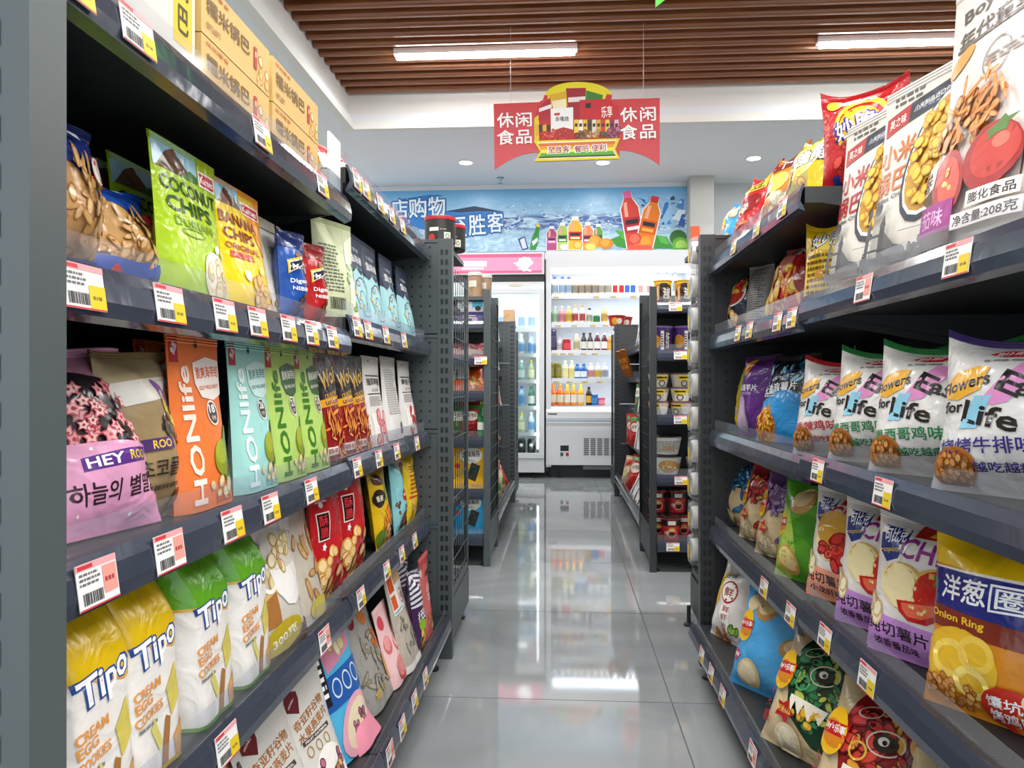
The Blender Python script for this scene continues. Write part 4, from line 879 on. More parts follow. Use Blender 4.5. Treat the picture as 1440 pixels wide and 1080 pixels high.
md += [('P', z2([(620, 580), (720, 540), (740, 480), (790, 600), (780, 680), (680, 650)]), '#2f8a2c'), ('P', z2([(660, 480), (740, 500), (780, 600), (720, 560)]), '#4aa83a'), ('P', z2([(1020, 680), (1060, 540), (1150, 560), (1220, 680)]), '#2f8a2c'), ('P', z2([(1060, 540), (1140, 560), (1180, 640), (1100, 620)]), '#58b048')]
md += [me(1260, 570, 80, 80, '#2c6a24'), me(1280, 640, 75, 75, '#5fae2c'), me(1290, 650, 55, 55, '#a8d860'), ('P', z2([(1190, 690), (1330, 690), (1330, 675), (1190, 675)]), '#5fae2c')]
def mbottle(cx, cy, h, w_, tilt, body, cap, lab, lab2):
    def q(l):
        return z2([(cx + x * math.cos(R(tilt)) - y * math.sin(R(tilt)), cy + x * math.sin(R(tilt)) + y * math.cos(R(tilt))) for x, y in l])[::-1]
    o = [(-w_ * .22, -h * .48), (w_ * .22, -h * .48), (w_ * .24, -h * .36), (w_ * .5, -h * .2), (w_ * .5, h * .5), (-w_ * .5, h * .5), (-w_ * .5, -h * .2), (-w_ * .24, -h * .36)]
    ow = [(x * 1.12, y * 1.03) for x, y in o]
    return [('P', q(ow), '#f2f2f0'), ('P', q(o), body), ('P', q([(-w_ * .24, -h * .5), (w_ * .24, -h * .5), (w_ * .24, -h * .38), (-w_ * .24, -h * .38)]), cap), ('P', q([(-w_ * .5, -h * .04), (w_ * .5, -h * .04), (w_ * .5, h * .22), (-w_ * .5, h * .22)]), lab), ('P', q([(-w_ * .36, 0), (w_ * .36, 0), (w_ * .36, h * .08), (-w_ * .36, h * .08)]), '#231c22'), ('P', q([(-w_ * .34, h * .12), (w_ * .34, h * .12), (w_ * .34, h * .18), (-w_ * .34, h * .18)]), lab2), ('P', q([(-w_ * .3, -h * .3), (-w_ * .1, -h * .32), (-w_ * .14, -h * .06), (-w_ * .34, -h * .06)]), '#f0a890')]
md += mbottle(820, 380, 590, 165, -9, '#d23c30', '#d8649a', '#b8202c', '#f0e0e4') + mbottle(990, 410, 540, 160, 12, '#e07a14', '#c8281c', '#d85a14', '#e8b43a')
md += [me(850, 575, 62, 62, '#c43a2c'), me(850, 575, 48, 48, '#e2664e'), me(955, 610, 50, 60, '#e8962a'), ('P', z2([(780, 690), (1020, 690), (1000, 640), (800, 640)]), '#d8543a'), ('P', z2([(770, 680), (1030, 680), (1030, 700), (770, 700)]), '#d86a5a')]
md += mbottle(60, 560, 250, 95, 0, '#a8487a', '#ece8ea', '#c85a94', '#f0d8e4') + mbottle(163, 540, 280, 95, 0, '#a8c85a', '#ecece6', '#3f8a34', '#e6f0d8') + mbottle(405, 545, 290, 100, 0, '#e88a5a', '#f0ece8', '#c8343a', '#f4dcd8') + mbottle(505, 540, 240, 85, 0, '#5a9a4a', '#ecece6', '#3a7a2e', '#dcecd0') + mbottle(285, 510, 340, 130, 0, '#f0b42a', '#f2efe8', '#c8341c', '#f6e0b0')
md += [me(475, 600, 62, 68, '#e8871a'), me(465, 590, 44, 46, '#f2a03a'), me(580, 625, 68, 55, '#e07a14'), me(570, 615, 46, 36, '#ee9a34'), me(430, 650, 58, 42, '#f0b440'), me(430, 655, 44, 32, '#f6d070'), me(310, 630, 46, 48, '#e8962a'), me(310, 632, 34, 36, '#f4c45a'), me(180, 650, 40, 30, '#f2f4ec')]
z1b = lambda x, y: (560 + x / 6.545, 250 + y / 6.545)
md += [('P', z1([(1230, 680), (1250, 560), (1285, 480), (1290, 430), (1322, 436), (1316, 500), (1310, 600), (1285, 680)]), '#2f8a34'), ('P', z1([(1288, 452), (1292, 425), (1326, 432), (1320, 458)]), '#e0c83a'), ('P', z1([(1250, 600), (1300, 560), (1308, 590), (1262, 640)]), '#d8e6ec'), ('P', z1([(1120, 570), (1185, 545), (1220, 670), (1160, 680)]), '#3a4a86'), ('P', z1([(1140, 580), (1180, 560), (1205, 660), (1165, 670)]), '#cdd6e6')]
prep_texts({(d[1], b) for d in md if d[0] == 'T' for b in (.022, .075)})
lay(mu, lambda u, v: np.stack([xa + u * Wm, YB + 0 * u, za + v * Hm], -1), md, Wm, Hm, 1, 1, 'c', .0006, .00003)
mo = mu.build('wall_mural', None, False)
tag(mo, 'blue water and fruit drinks mural with white lettering above the coolers', 'mural')
struct(MB().box(X0R, cx0 + .03, YB + .03, Y1R, 2.05, ZS, SOFF).build('wall_bulkhead'))

# ------------------------------------------------------------------ red hanging sign
YS = 4.7
sg = lambda l: [XZ_at(690 + x / 5.878, 110 + y / 5.874, YS) for x, y in l]
arc = [(440 + 285 - 285 * math.cos(t), 180 - 150 * math.sin(t) ** .8 if math.sin(t) > 0 else 180) for t in [PI * i / 16 for i in range(1, 16)]]
outl = [(24, 212), (400, 196)] + [(430, 180)] + arc + [(1000, 175), (1398, 163), (1398, 716)] + [(1398 - 330 * i / 8, 716 - 120 * (1 - (1 - i / 8) ** 2)) for i in range(1, 9)] + [(1060, 668), (362, 690), (400, 612)] + [(400 - 368 * i / 8, 612 + 144 * (i / 8) ** 2) for i in range(1, 8)] + [(32, 756)]
P = sg(outl)
xs0, xs1 = min(p[0] for p in P), max(p[0] for p in P); zs0, zs1 = min(p[1] for p in P), max(p[1] for p in P)
sign = empty('hanging_sign', ((xs0 + xs1) / 2, YS, zs0))
sb = MB(); sb.prism(P, YS, YS + .008, mat('#c41f2a', .4))
def sq(l): return [((x - xs0) / (xs1 - xs0), (z - zs0) / (zs1 - zs0)) for x, z in sg(l)][::-1]
def stx(s, x0, y0, x1, y1, c, rot=0, o=None):
    a, b = sq([(x0, y1), (x1, y0)])[::-1]
    return ('T', s, (a[0] + b[0]) / 2, (a[1] + b[1]) / 2, b[0] - a[0], b[1] - a[1], c, rot, o)
sd = [('P', sq(arc + [(960, 130), (900, 300), (480, 300), (470, 140)]), '#e3d21c'), ('P', sq([(390, 230), (1060, 230), (1066, 500), (700, 520), (362, 520), (360, 360)]), '#b8222a'), ('P', sq([(362, 520), (360, 330), (400, 300), (400, 520)]), '#e0c41c')]
sd += [('P', sq([(480, 140), (620, 108), (630, 260), (520, 270)]), '#d8a82a'), ('P', sq([(505, 190), (622, 170), (625, 250), (520, 260)]), '#ece0b8'), ('P', sq([(622, 84), (788, 80), (780, 330), (640, 330)]), '#9c1c2c'), ('P', sq([(640, 160), (784, 150), (782, 190), (642, 200)]), '#e6dcd8'), ('P', sq([(790, 100), (930, 140), (915, 200), (785, 180)]), '#2f7a2c'), ('P', sq([(400, 240), (490, 160), (520, 330), (395, 350)]), '#a81e30'), ('P', sq([(400, 250), (500, 215), (505, 245), (400, 280)]), '#e8dedc'),
       ('P', sq([(735, 180), (970, 170), (1060, 250), (1060, 340), (735, 340)]), '#bf2028'), ('P', sq([(782, 210), (828, 205), (828, 245), (785, 250)]), '#2a1a1c'), stx('乐享', 915, 230, 1005, 325, '#f4ece4', 4),
       ('P', sq([(495, 252), (682, 240), (682, 460), (500, 470)]), '#ecebe8'), ('P', sq([(525, 290), (572, 285), (570, 308), (527, 310)]), '#c8302a'), stx('亲嘴烧', 535, 315, 645, 358, '#2a2020'), ('P', sq([(520, 430), (600, 405), (682, 425), (690, 470), (520, 470)]), '#b02c2a')]
for i, c in enumerate(('#e8c83a', '#efe9d8', '#e8b82a', '#4a3a2a', '#d8d2c4', '#d8a82a', '#c83a3a', '#e2c63a', '#8a2a5a', '#e0b8c4')):
    x = 690 + i * 37
    sd.append(('P', sq([(x, 345), (x + 33, 342), (x + 36, 450), (x, 452)]), c)); sd.append(('P', sq([(x + 5, 375), (x + 28, 372), (x + 28, 400), (x + 5, 402)]), '#3a2a22'))
for i in range(4): sd.append(('P', sq([(365 + i * 32, 390), (395 + i * 32, 380), (400 + i * 32, 470), (370 + i * 32, 480)]), ('#d8a82a', '#3a3028')[i % 2]))
ck = lambda kind, x, y, rx, ry, n, s_, z=1: ('C', kind, sq([(x, y)])[0][0], sq([(x, y)])[0][1], rx / 1374, ry / 1374, n, s_, z)
sd += [ck('red', 560, 475, 150, 45, 26, 90, .22), ck('ball', 770, 470, 60, 35, 12, 91, .3), ck('nut', 860, 470, 55, 35, 14, 92, .2), ck('dark', 945, 470, 50, 35, 12, 93, .2), ck('berry', 1020, 450, 45, 50, 10, 94, .4)]
sd += [('P', sq([(355, 520), (1068, 498), (1030, 590), (1066, 668), (362, 690), (410, 606)]), '#e3d21c'), ('P', sq([(385, 535), (1042, 513), (1010, 585), (1040, 650), (392, 668), (432, 604)]), '#f6f2e2'), ('P', sq([(392, 542), (1034, 520), (1026, 545), (402, 566)]), '#d8742a'), ('P', sq([(402, 566), (1026, 545), (1012, 572), (416, 594)]), '#e89a2a'), ('P', sq([(416, 594), (1012, 572), (1012, 606), (420, 626)]), '#efe04a'), ('P', sq([(420, 622), (1012, 602), (1028, 634), (400, 655)]), '#5aa83a'), ('P', sq([(400, 652), (1028, 632), (1036, 644), (392, 664)]), '#3a2a2a'),
       stx('至胜客', 475, 562, 652, 622, '#a01f36', 2, '#ffffff'), stx('餐吧', 693, 556, 810, 614, '#a01f36', 2, '#ffffff'), stx('便利', 835, 550, 952, 608, '#a01f36', 2, '#ffffff')]
for (x0, y0, x1, y1), s_ in zip(((55, 288, 190, 410), (210, 286, 338, 405), (55, 432, 192, 552), (212, 430, 338, 545), (1072, 244, 1208, 364), (1235, 240, 1362, 358), (1072, 388, 1208, 510), (1235, 386, 1362, 502)), '休闲食品休闲食品'):
    sd.append(stx(s_, x0, y0, x1, y1, '#f4f0ee', 2))
prep_texts({(d[1], b) for d in sd if d[0] == 'T' for b in (.022, .075)})
prep_texts({(s_, .05) for s_ in '休闲食品'})
lay(sb, lambda u, v: np.stack([xs0 + u * (xs1 - xs0), YS + 0 * u, zs0 + v * (zs1 - zs0)], -1), sd, xs1 - xs0, zs1 - zs0, 1, 1, 'c', .0008, .00003, False)
bo = sb.build('board', sign, False); bo.location = (-sign.location.x, -sign.location.y, -sign.location.z)
for px in (718, 905):
    x, z = XZ_at(px, 146, YS)
    kk = MB().bar((x, YS + .004, z - .02), (x, YS + .004, 3.04), .0016, mat('#c8c8c4', .4), 5).build('hanging_wire', sign)
    kk.location = (-sign.location.x, -sign.location.y, -sign.location.z)
tag(sign, 'red and yellow snack-food sign hanging from the slatted ceiling', 'sign')
# the green point of a nearer sign at the top edge of the photo
YG = 2.9
gx, gz = XZ_at(922, 10, YG)
gs = empty('hanging_sign', (gx, YG, gz))
MB().prism([(0, 0), (.075, .06), (.3, .14), (.7, .14), (.92, .06), (.995, 0), (.995, .36), (.0, .36)], 0, .008, mat('#3f9a2c', .4)).build('board', gs)
MB().bar((.12, .004, .34), (.12, .004, 3.04 - gz), .0016, mat('#c8c8c4', .4), 5).build('hanging_wire', gs)
MB().bar((.88, .004, .34), (.88, .004, 3.04 - gz), .0016, mat('#c8c8c4', .4), 5).build('hanging_wire', gs)
tag(gs, 'green hanging sign, only its lower corner showing at the top edge', 'sign')

# ------------------------------------------------------------------ display racks
def part(mb, name, root, parent=None, **k):
    if root.get('dark') and METAL in mb.mats: mb.mats[mb.mats.index(METAL)] = METAL_SHADED  # right-hand racks take the metal darkened for shade
    o = mb.build(name, parent or root, **k)
    if parent is None: o.location = (-root.location.x, -root.location.y, -root.location.z)
    return o
def strip_prof(zl):
    return [(.000, zl - .004), (.013, zl + .001), (.0145, zl + .015), (.011, zl + .034), (.004, zl + .047), (.0, zl + .046), (.006, zl + .033), (.009, zl + .015), (.004, zl + .005)]
def shelf(root, face, f, b, a0, a1, zl, guard=True, gh=.032):
    """face 'x+', 'x-' (front looks along +X / -X) or 'y-' (front looks to the camera); f front, b back, a0..a1 along, zl bottom of the price strip"""
    mb = MB()
    z0, z1 = zl + .012, zl + .042
    pr = strip_prof(zl)
    if face[0] == 'x':
        sg_ = 1 if face == 'x+' else -1
        mb.box(f, b, a0 + .004, a1 - .004, z0, z1, METAL_D)
        for yy in (a0 + .004, a1 - .007):
            mb.prism([(f - sg_ * .03, z0), (b, z0 - .07), (b, z0)], yy, yy + .003, METAL_D, 'y')
        sp = MB().prism([(f + sg_ * d, z) for d, z in pr], a0 + .002, a1 - .002, STRIP, 'y')
        gd = MB().box(f - sg_ * .004, f - sg_ * .0055, a0 + .003, a1 - .003, zl + .043, zl + .043 + gh, GUARD)
    else:
        mb.box(a0 + .004, a1 - .004, f, b, z0, z1, METAL_D)
        sp = MB().prism([(f - d, z) for d, z in pr], a0 + .002, a1 - .002, STRIP, 'x')
        gd = MB().box(a0 + .003, a1 - .003, f + .004, f + .0055, zl + .043, zl + .043 + gh, GUARD)
    o = part(mb, 'shelf', root)
    part(sp, 'price_strip', root, o)
    if guard: part(gd, 'clear_guard', root, o)
    return o
def perf_panel(root, x0, x1, yb, z0, z1, facing=-1):
    """perforated back panels, stacked, their holes as dark discs on the face"""
    n = max(1, round((z1 - z0) / .33))
    for i in range(n):
        a, b = z0 + (z1 - z0) * i / n, z0 + (z1 - z0) * (i + 1) / n
        mb = MB().box(x0, x1, yb, yb + .012, a + .002, b - .002, METAL)
        mb.box(x0, x1, yb + facing * .004, yb, b - .012, b - .002, METAL)
        o = part(mb, 'back_panel', root)
        h = MB()
        xx = x1 - .025
        while xx > x0 + .015:
            zz = a + .025
            while zz < b - .02:
                h.add([(xx + .0042 * math.cos(PI / 3 * k), yb + facing * .0008, zz + .0042 * math.sin(PI / 3 * k)) for k in range(6)], [tuple(range(6))], BLACKM)
                zz += .0305
            xx -= .028
        stuff(part(h, 'perforation', root, o))
def side_perf(root, X, sg_, y0, y1, z0, z1):
    o = part(MB().box(X, X - sg_ * .01, y0, y1, z0, z1, METAL_D), 'back_panel', root)
    h = MB()
    yy = y0 + .03
    while yy < y1:
        zz = z0 + .03
        while zz < z1:
            h.add([(X + sg_ * .0008, yy + .004 * math.cos(PI / 3 * k), zz + .004 * math.sin(PI / 3 * k)) for k in range(6)], [tuple(range(6))], BLACKM)
            zz += .05
        yy += .05
    stuff(part(h, 'perforation', root, o))
def post(root, x0, x1, y0, y1, z0, z1, slots='y-'):
    o = part(MB().box(x0, x1, y0, y1, z0, z1, METAL), 'post', root)
    h = MB()
    z = z0 + .12
    xs = sorted((x0, x1)); w_ = xs[1] - xs[0]
    while z < z1 - .03:
        for fx in (.3, .62):
            cx = xs[0] + w_ * fx
            h.add([(cx - .0045, y0 - .0006, z), (cx + .0045, y0 - .0006, z), (cx + .0045, y0 - .0006, z + .017), (cx - .0045, y0 - .0006, z + .017)], [(0, 1, 2, 3)], BLACKM)
        z += .0305
    stuff(part(h, 'slot_row', root, o))
    return o
def wire_panel(root, X, y0, y1, z0, z1, th=.0017):
    fr = MB()
    fr.box(X - .006, X + .006, y1 - .02, y1, z0 - .03, z1, METAL).box(X - .006, X + .006, y0, y1, z0 - .02, z0, METAL)
    o = part(fr, 'mesh_frame', root)
    m = MB()
    y = y0 + .02
    while y < y1 - .02:
        m.bar((X, y, z0), (X, y, z1 - .01), th, METAL, 4); y += .055
    z = z0 + .02
    while z < z1:
        m.bar((X + .003, y0, z), (X + .003, y1 - .01, z), th, METAL, 4); z += .065
    stuff(part(m, 'wire_mesh', root, o))
def feet(root, pts):
    for x, y in pts:
        part(MB().lathe([(.018, 0), (.018, .008), (.007, .012), (.007, .07)], BLACKM, 10, (x, y, 0)), 'foot', root)
H_R = 1.30
LB1, LB2, LE = .51, 1.46, 2.345           # left bays
L1 = [1.163, .908, .653, .389, .095]
L2 = [1.228, .938, .660, .394, .095]
R1 = [None, .965, .677, .402, .09]
R2 = [1.176, .952, .668, .383, .09]
XLF, XRF = -.418, .452                    # front edges of the upper shelves
XLB, XRB = -.352, .392                    # front edges of the base decks
XLK, XRK = -.82, .86                      # back panels
def long_rack(label, sg_, XF, XB, XK, XE, bays, ye0, ye1, mesh_in=.012):
    """sg_: direction of the aisle; XE: plane of the end frames"""
    root = empty('display_rack', ((XF + XK) / 2, bays[0][0], 0))
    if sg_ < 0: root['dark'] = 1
    fc = 'x+' if sg_ > 0 else 'x-'
    for y0, y1, zs in bays:
        side_perf(root, XK, sg_, y0 + .01, y1 - .01, .1, H_R)
        for i, z in enumerate(zs):
            if z is None: continue
            last = i == len(zs) - 1
            shelf(root, fc, XB if last else XF, XK, y0, y1, z, True, .02 if last else .032)
        part(MB().box(XK, XK - sg_ * .04, y0 - .02, y0 + .02, .0, H_R, METAL_D), 'upright', root)
        part(MB().box(XB - sg_ * .06, XB - sg_ * .075, y0, y1, .03, .09, METAL_D), 'kick_plate', root)
        feet(root, [(XB - sg_ * .03, y0 + .08), (XB - sg_ * .03, y1 - .08)])
    # end display seen from behind: back panel, slotted corner post, wire side, base
    XO = XE - sg_ * 1.0
    perf_panel(root, min(XE - sg_ * .045, XO), max(XE - sg_ * .045, XO), ye0 + .004, .12, H_R)
    post(root, XE - sg_ * .045, XE, ye0, ye0 + .035, 0, H_R)
    wire_panel(root, XE - sg_ * mesh_in, ye0 + .035, ye1, .2, H_R - .06)
    part(MB().box(XE - sg_ * (mesh_in - .008), XO, ye0 + .04, ye1, .05, .17, METAL), 'base_box', root)
    part(MB().box(min(XE - sg_ * .02, XO), max(XE - sg_ * .02, XO), ye0 + .016, ye1 - .02, H_R - .02, H_R - .004, METAL), 'top_shelf', root)
    feet(root, [(XE - sg_ * .03, ye1 - .05)])
    for z in (.42, .66, .9, 1.1):
        part(MB().box(min(XE - sg_ * .03, XO), max(XE - sg_ * .03, XO), ye0 + .02, ye1 - .03, z, z + .02, METAL_D), 'shelf', root)
    tag(root, label, 'display rack')
    return root
lr = long_rack('long grey snack rack along the left of the aisle', 1, XLF, XLB, XLK, -.338, [(LB1, LB2, L1), (LB2, LE, L2)], 2.357, 2.82)
post(lr, -.40, -.338, .468, .505, 0, 1.6)
part(MB().box(-1.2, -.40, .475, .49, 0, 1.5, METAL), 'end_panel', lr)
rr = long_rack('long shade-darkened snack rack along the right of the aisle', -1, XRF, XRB, XRK, .416, [(LB1, LB2, R1), (LB2, 2.33, R2)], 2.345, 2.79, .052)
# ---- the two racks further down the aisle: an end display facing the camera, one bay on the aisle, an end frame behind
def far_rack(label, sg_, XE, y0, zs, zb, yend):
    root = empty('display_rack', (XE - sg_ * .4, y0, 0))
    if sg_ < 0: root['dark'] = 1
    XO = XE - sg_ * .95
    xa_, xb_ = sorted((XE - sg_ * .03, XO))
    y1 = y0 + .46
    for i, z in enumerate(zs):
        shelf(root, 'y-', y0 + .01 if i < len(zs) - 1 else y0, y1 - .02, xa_, xb_, z)
    perf_panel(root, xa_, xb_, y1 - .015, .1, 1.3)
    part(MB().box(XE - sg_ * .03, XE, y0, y0 + .025, .0, 1.29, METAL), 'post', root)
    part(MB().box(XE - sg_ * .04, XE, y1 - .02, y1 + .02, .0, 1.3, METAL), 'post', root)
    wire_panel(root, XE - sg_ * .004, y0 + .02, y1, .2, 1.26)
    part(MB().box(XE - sg_ * .002, XE - sg_ * .02, y0 + .03, y1, .05, .17, METAL), 'base_box', root)
    feet(root, [(XE - sg_ * .03, y0 + .03), (XE - sg_ * .03, y1 + .1)])
    fc = 'x+' if sg_ > 0 else 'x-'
    XF, XB, XK = XE - sg_ * .105, XE - sg_ * .012, XE - sg_ * .49
    side_perf(root, XK, sg_, y1, yend, .1, 1.3)
    for i, z in enumerate(zb):
        ym = (y1 + yend) / 2
        shelf(root, fc, XB if i == len(zb) - 1 else XF, XK, y1 + .02, ym, z)
        shelf(root, fc, XB if i == len(zb) - 1 else XF, XK, ym, yend - .01, z)
    part(MB().box(XB - sg_ * .06, XB - sg_ * .075, y1, yend, .03, .09, METAL_D), 'kick_plate', root)
    a, b = sorted((XE - sg_ * .04, XO))
    perf_panel(root, a, b, yend, .1, 1.3)
    post(root, XE - sg_ * .04, XE, yend - .003, yend + .03, 0, 1.3)
    wire_panel(root, XE - sg_ * .01, yend + .03, yend + .44, .2, 1.25)
    part(MB().box(XE, XO, yend + .03, yend + .45, .05, .17, METAL), 'base_box', root)
    part(MB().box(XE - sg_ * .02, XO, yend + .014, yend + .44, 1.283, 1.298, METAL), 'top_shelf', root)
    tag(root, label, 'display rack')
    return root
GL, GR = -.333, .397
ZL_ = [1.096, .935, .772, .555, .312, .10]
ZR_ = [1.172, .955, .665, .392, .095]
glr = far_rack('second grey rack on the left, in front of the coolers', 1, GL, 3.56, ZL_, [1.1, .9, .66, .42, .12], 5.5)
part(MB().box(GL - .03, GL - .95, 3.575, 4.0, 1.243, 1.26, METAL), 'top_shelf', glr)
grr = far_rack('second shade-darkened rack on the right, in front of the open cooler', -1, GR, 3.5, ZR_, [1.06, .86, .63, .4, .12], 5.85)

# ------------------------------------------------------------------ packages on the long racks
ORD = ['first', 'second', 'third', 'fourth', 'fifth', 'sixth', 'seventh', 'eighth', 'ninth', 'tenth', 'eleventh', 'twelfth', 'thirteenth', 'fourteenth', 'fifteenth', 'sixteenth']
def L(dn, px, row, label, yaw=0, lean=5, back=.008, dz=0, name='snack_bag', cat='snack bag', scale=1, group=None):
    XF = XLB if row == 5 else XLF
    d = DESIGN[dn]
    X = XF - back - d['D'] * scale / 2 * math.cos(R(yaw)) - .003
    Y = Y_at(px, X + d['D'] * scale * .3 - math.sin(R(lean)) * d['H'] * scale / 2)
    z = (L1 if Y < LB2 else L2)[row - 1] + .0425
    return place(dn, (X, Y, z + dz), 90 - yaw, lean, label, cat, group, name, scale)
def Rr(dn, px, row, label, yaw=15, lean=8, back=.03, dz=0, name='snack_bag', cat='snack bag', scale=1, group=None):
    XF = XRB if row == 5 else XRF
    d = DESIGN[dn]
    X = XF + back + d['D'] * scale / 2 * math.cos(R(yaw)) + .003
    Y = Y_at(px, X - d['D'] * scale * .3 + math.sin(R(lean)) * d['H'] * scale / 2)
    z = (R1 if Y < LB2 else R2)[row - 1] + .0425
    return place(dn, (X, Y, z + dz), -90 + yaw, lean, label, cat, group, name, scale)
# left, top shelf
C_ = dict(name='carton', cat='carton', lean=0, back=.012)
L('white_carton', 160, 1, 'white carton with a yellow upright label on the left top shelf', **C_)
for px, w_ in ((303, 'nearer stack'), (391, 'farther stack')):
    for i, lv in enumerate(('bottom', 'top')):
        L('rice_carton', px, 1, f'golden rice-crust carton, {lv} one of the {w_} on the left top shelf', dz=i * .0695, group='golden cartons on the left top shelf', **C_)
L('corn_nut', 441, 1, 'brown and yellow snack bag beside the golden cartons', lean=10, scale=.55, back=.01)
L('red_white_bag', 474, 1, 'white and red bag just behind the glare-white acrylic card', lean=24, scale=.78, back=.075)
L('red_white_bag', 493, 1, 'white and red bag between the glare-white acrylic card and the green nut bag', lean=24, scale=.66, back=.05)
L('green_nut', 511, 1, 'green peanut bag with a leafy top on the left top shelf', lean=22, scale=.66, back=.05)
L('corn_nut', 529, 1, 'golden corn-nut bag right behind the green peanut bag', lean=22, scale=.66, back=.045)
L('corn_nut', 541, 1, 'golden corn-nut bag next to the small teal bag', lean=22, scale=.62, back=.045)
L('teal_small', 561, 1, 'small teal bag at the far end of the left top shelf', lean=20, scale=.6, back=.04)
Yc = 1.375
r_ = empty('price_card', (XLF - .006, Yc, L1[0] + .043))
MB().box(-.002, .002, -.0, .07, .035, .105, mat('#f2f2f0', .25)).build('card', r_)  # clear acrylic; its blown-out glare is put in as white
MB().box(-.02, .002, .0, .07, -.0, .036, mat('#aab4ba', .2)).build('stand', r_)
tag(r_, 'clear acrylic card with its glare painted white, standing at the front of the left top shelf', 'card')
# left, second shelf
L('cookie_bag', 90, 2, 'blue bag of pale cookies beside the grey post', lean=6, back=.03)
L('wafer_bag', 172, 2, 'low blue bag of brown wafers next to the green coconut chips', lean=24, yaw=8, back=.02)
G_ = 'green coconut chip pouches'
L('coconut', 280, 2, 'bright green coconut chips pouch at the front of the shelf', lean=4, group=G_)
L('coconut', 222, 2, 'green coconut chips pouch mostly hidden behind the front one', lean=4, back=.10, group=G_)
L('coconut', 185, 2, 'green coconut chips pouch behind the blue wafer bag', lean=4, back=.135, group=G_)
L('banana', 352, 2, 'yellow banana chips pouch on the left second shelf', lean=5)
L('whitenut', 394, 2, 'pale nut pouch between the yellow and the blue bags', lean=6, back=.03)
L('nibble_blue', 418, 2, 'small blue chocolate biscuit bag on the left second shelf', lean=3)
L('nibble_red', 449, 2, 'small red chocolate biscuit bag on the left second shelf', lean=3)
L('olive', 480, 2, 'pale olive pouch turned to show its back', lean=3, yaw=20)
for dn, px, lb in (('fish_stick', 508, 'navy and pale blue fish snack pouch nearest the olive pouch'), ('fish_stick', 529, 'navy and pale blue fish snack pouch, second from the olive pouch'), ('fish_ball', 553, 'navy and pale blue fish-ball pouch with a drawn face, third in the row'), ('fish_ball', 574, 'navy and pale blue fish-ball pouch next to the perforated panel')):
    L(dn, px, 2, lb, lean=3, group='navy and pale blue pouches', name='snack_pouch', cat='pouch')
# left, third shelf
L('heyroo', 138, 3, 'pink bag of strawberry star cereal beside the grey post', lean=18, yaw=12)
L('choco', 216, 3, 'brown bag of chocolate cereal next to the pink bag', lean=9)
K_ = dict(lean=3, name='snack_pouch', cat='pouch')
L('hon_orange', 291, 3, 'orange pouch with white upright lettering at the front', **K_)
L('hon_orange', 243, 3, 'orange pouch standing behind the brown cereal bag', back=.11, **K_)
L('hon_teal', 363, 3, 'pale teal pouch with white upright lettering', **K_)
L('hon_green', 408, 3, 'light green pouch next to the teal pouch', **K_)
L('hon_green', 444, 3, 'light green pouch next to the spicy stick bags', **K_)
L('spicy_red', 468, 3, 'red and black spicy stick pouch next to the light green pouch', **K_)
L('spicy_red', 491, 3, 'red and black spicy stick pouch, second of the dark row', **K_)
L('spicy_green', 508, 3, 'green-topped black spicy stick pouch beside the white pouches', **K_)
L('white_cheese', 531, 3, 'white pouch with pink fruit pieces at its foot', **K_)
L('white_back', 555, 3, 'plain white pouch showing rows of small print', **K_)
L('white_cherry', 576, 3, 'white pouch with dark cherries, next to the perforated panel', **K_)
# left, fourth shelf
B_ = dict(lean=2, name='biscuit_bag', cat='biscuit bag', yaw=0)
L('tipo_yellow', 124, 4, 'yellow-topped egg cookie bag beside the grey post', group='egg cookie bags', **B_)
L('tipo_yellow', 200, 4, 'yellow-topped egg cookie bag next to the green-topped ones', group='egg cookie bags', **B_)
L('tipo_green', 284, 4, 'green-topped egg cookie bag next to the yellow-topped ones', group='egg cookie bags', **B_)
L('tipo_green', 343, 4, 'green-topped egg cookie bag beside the clear bread-slice bag', group='egg cookie bags', **B_)
L('cup_clear', 389, 4, 'clear bag of bread slices printed with a white cup', lean=4, yaw=8)
L('bread_clear', 428, 4, 'clear crumpled bag of bread pieces behind the cup-printed bag', lean=6)
L('red_crisp', 467, 4, 'red crisp bag, nearer of the two on the left shelf', lean=4, group='red crisp bags', scale=.9)
L('red_crisp', 500, 4, 'red crisp bag, farther of the two on the left shelf', lean=4, group='red crisp bags', scale=.95)
L('yellow_fry', 539, 4, 'yellow banana snack bag beside the red crisp bags', lean=8)
L('teal_choc', 564, 4, 'teal chocolate snack bag on the left shelf', lean=5)
L('yellow_corn', 580, 4, 'plain yellow snack bag beside the perforated panel', lean=5)
# left, base deck
L('cereal_blue', 318, 5, 'grey fruit oatmeal pouch with a blue corner on the base deck', lean=5, back=.1)
L('cereal', 388, 5, 'grey fruit oatmeal pouch standing at the back of the base deck', lean=4, back=.16)
L('cereal', 398, 5, 'grey fruit oatmeal pouch leaning at the front, nearer one', lean=22, back=.02, yaw=10, scale=.86)
L('cereal', 448, 5, 'grey fruit oatmeal pouch leaning at the front, farther one', lean=16, back=.02, yaw=8, scale=.86)
L('oat_blue', 430, 5, 'blue muesli pouch behind the grey oatmeal pouches', lean=4, back=.17)
L('oat_blue', 484, 5, 'blue muesli pouch beside the clear dried-fish pouch', lean=12, back=.03, yaw=5)
L('fish_clear', 518, 5, 'clear grey dried-fish pouch with orange fish prints', lean=14, back=.03)
L('pink_roll', 551, 5, 'pink pouch printed with red fruit rolls', lean=14, back=.02)
L('squid_tag', 568, 5, 'clear dried-squid pouch with a white and orange label', lean=12, back=.01)
L('zebra', 571, 5, 'zebra-striped purple bag behind the squid pouch', lean=3, back=.085)
L('zebra', 591, 5, 'zebra-striped purple bag in front of the coral pouch', lean=6, back=.0)
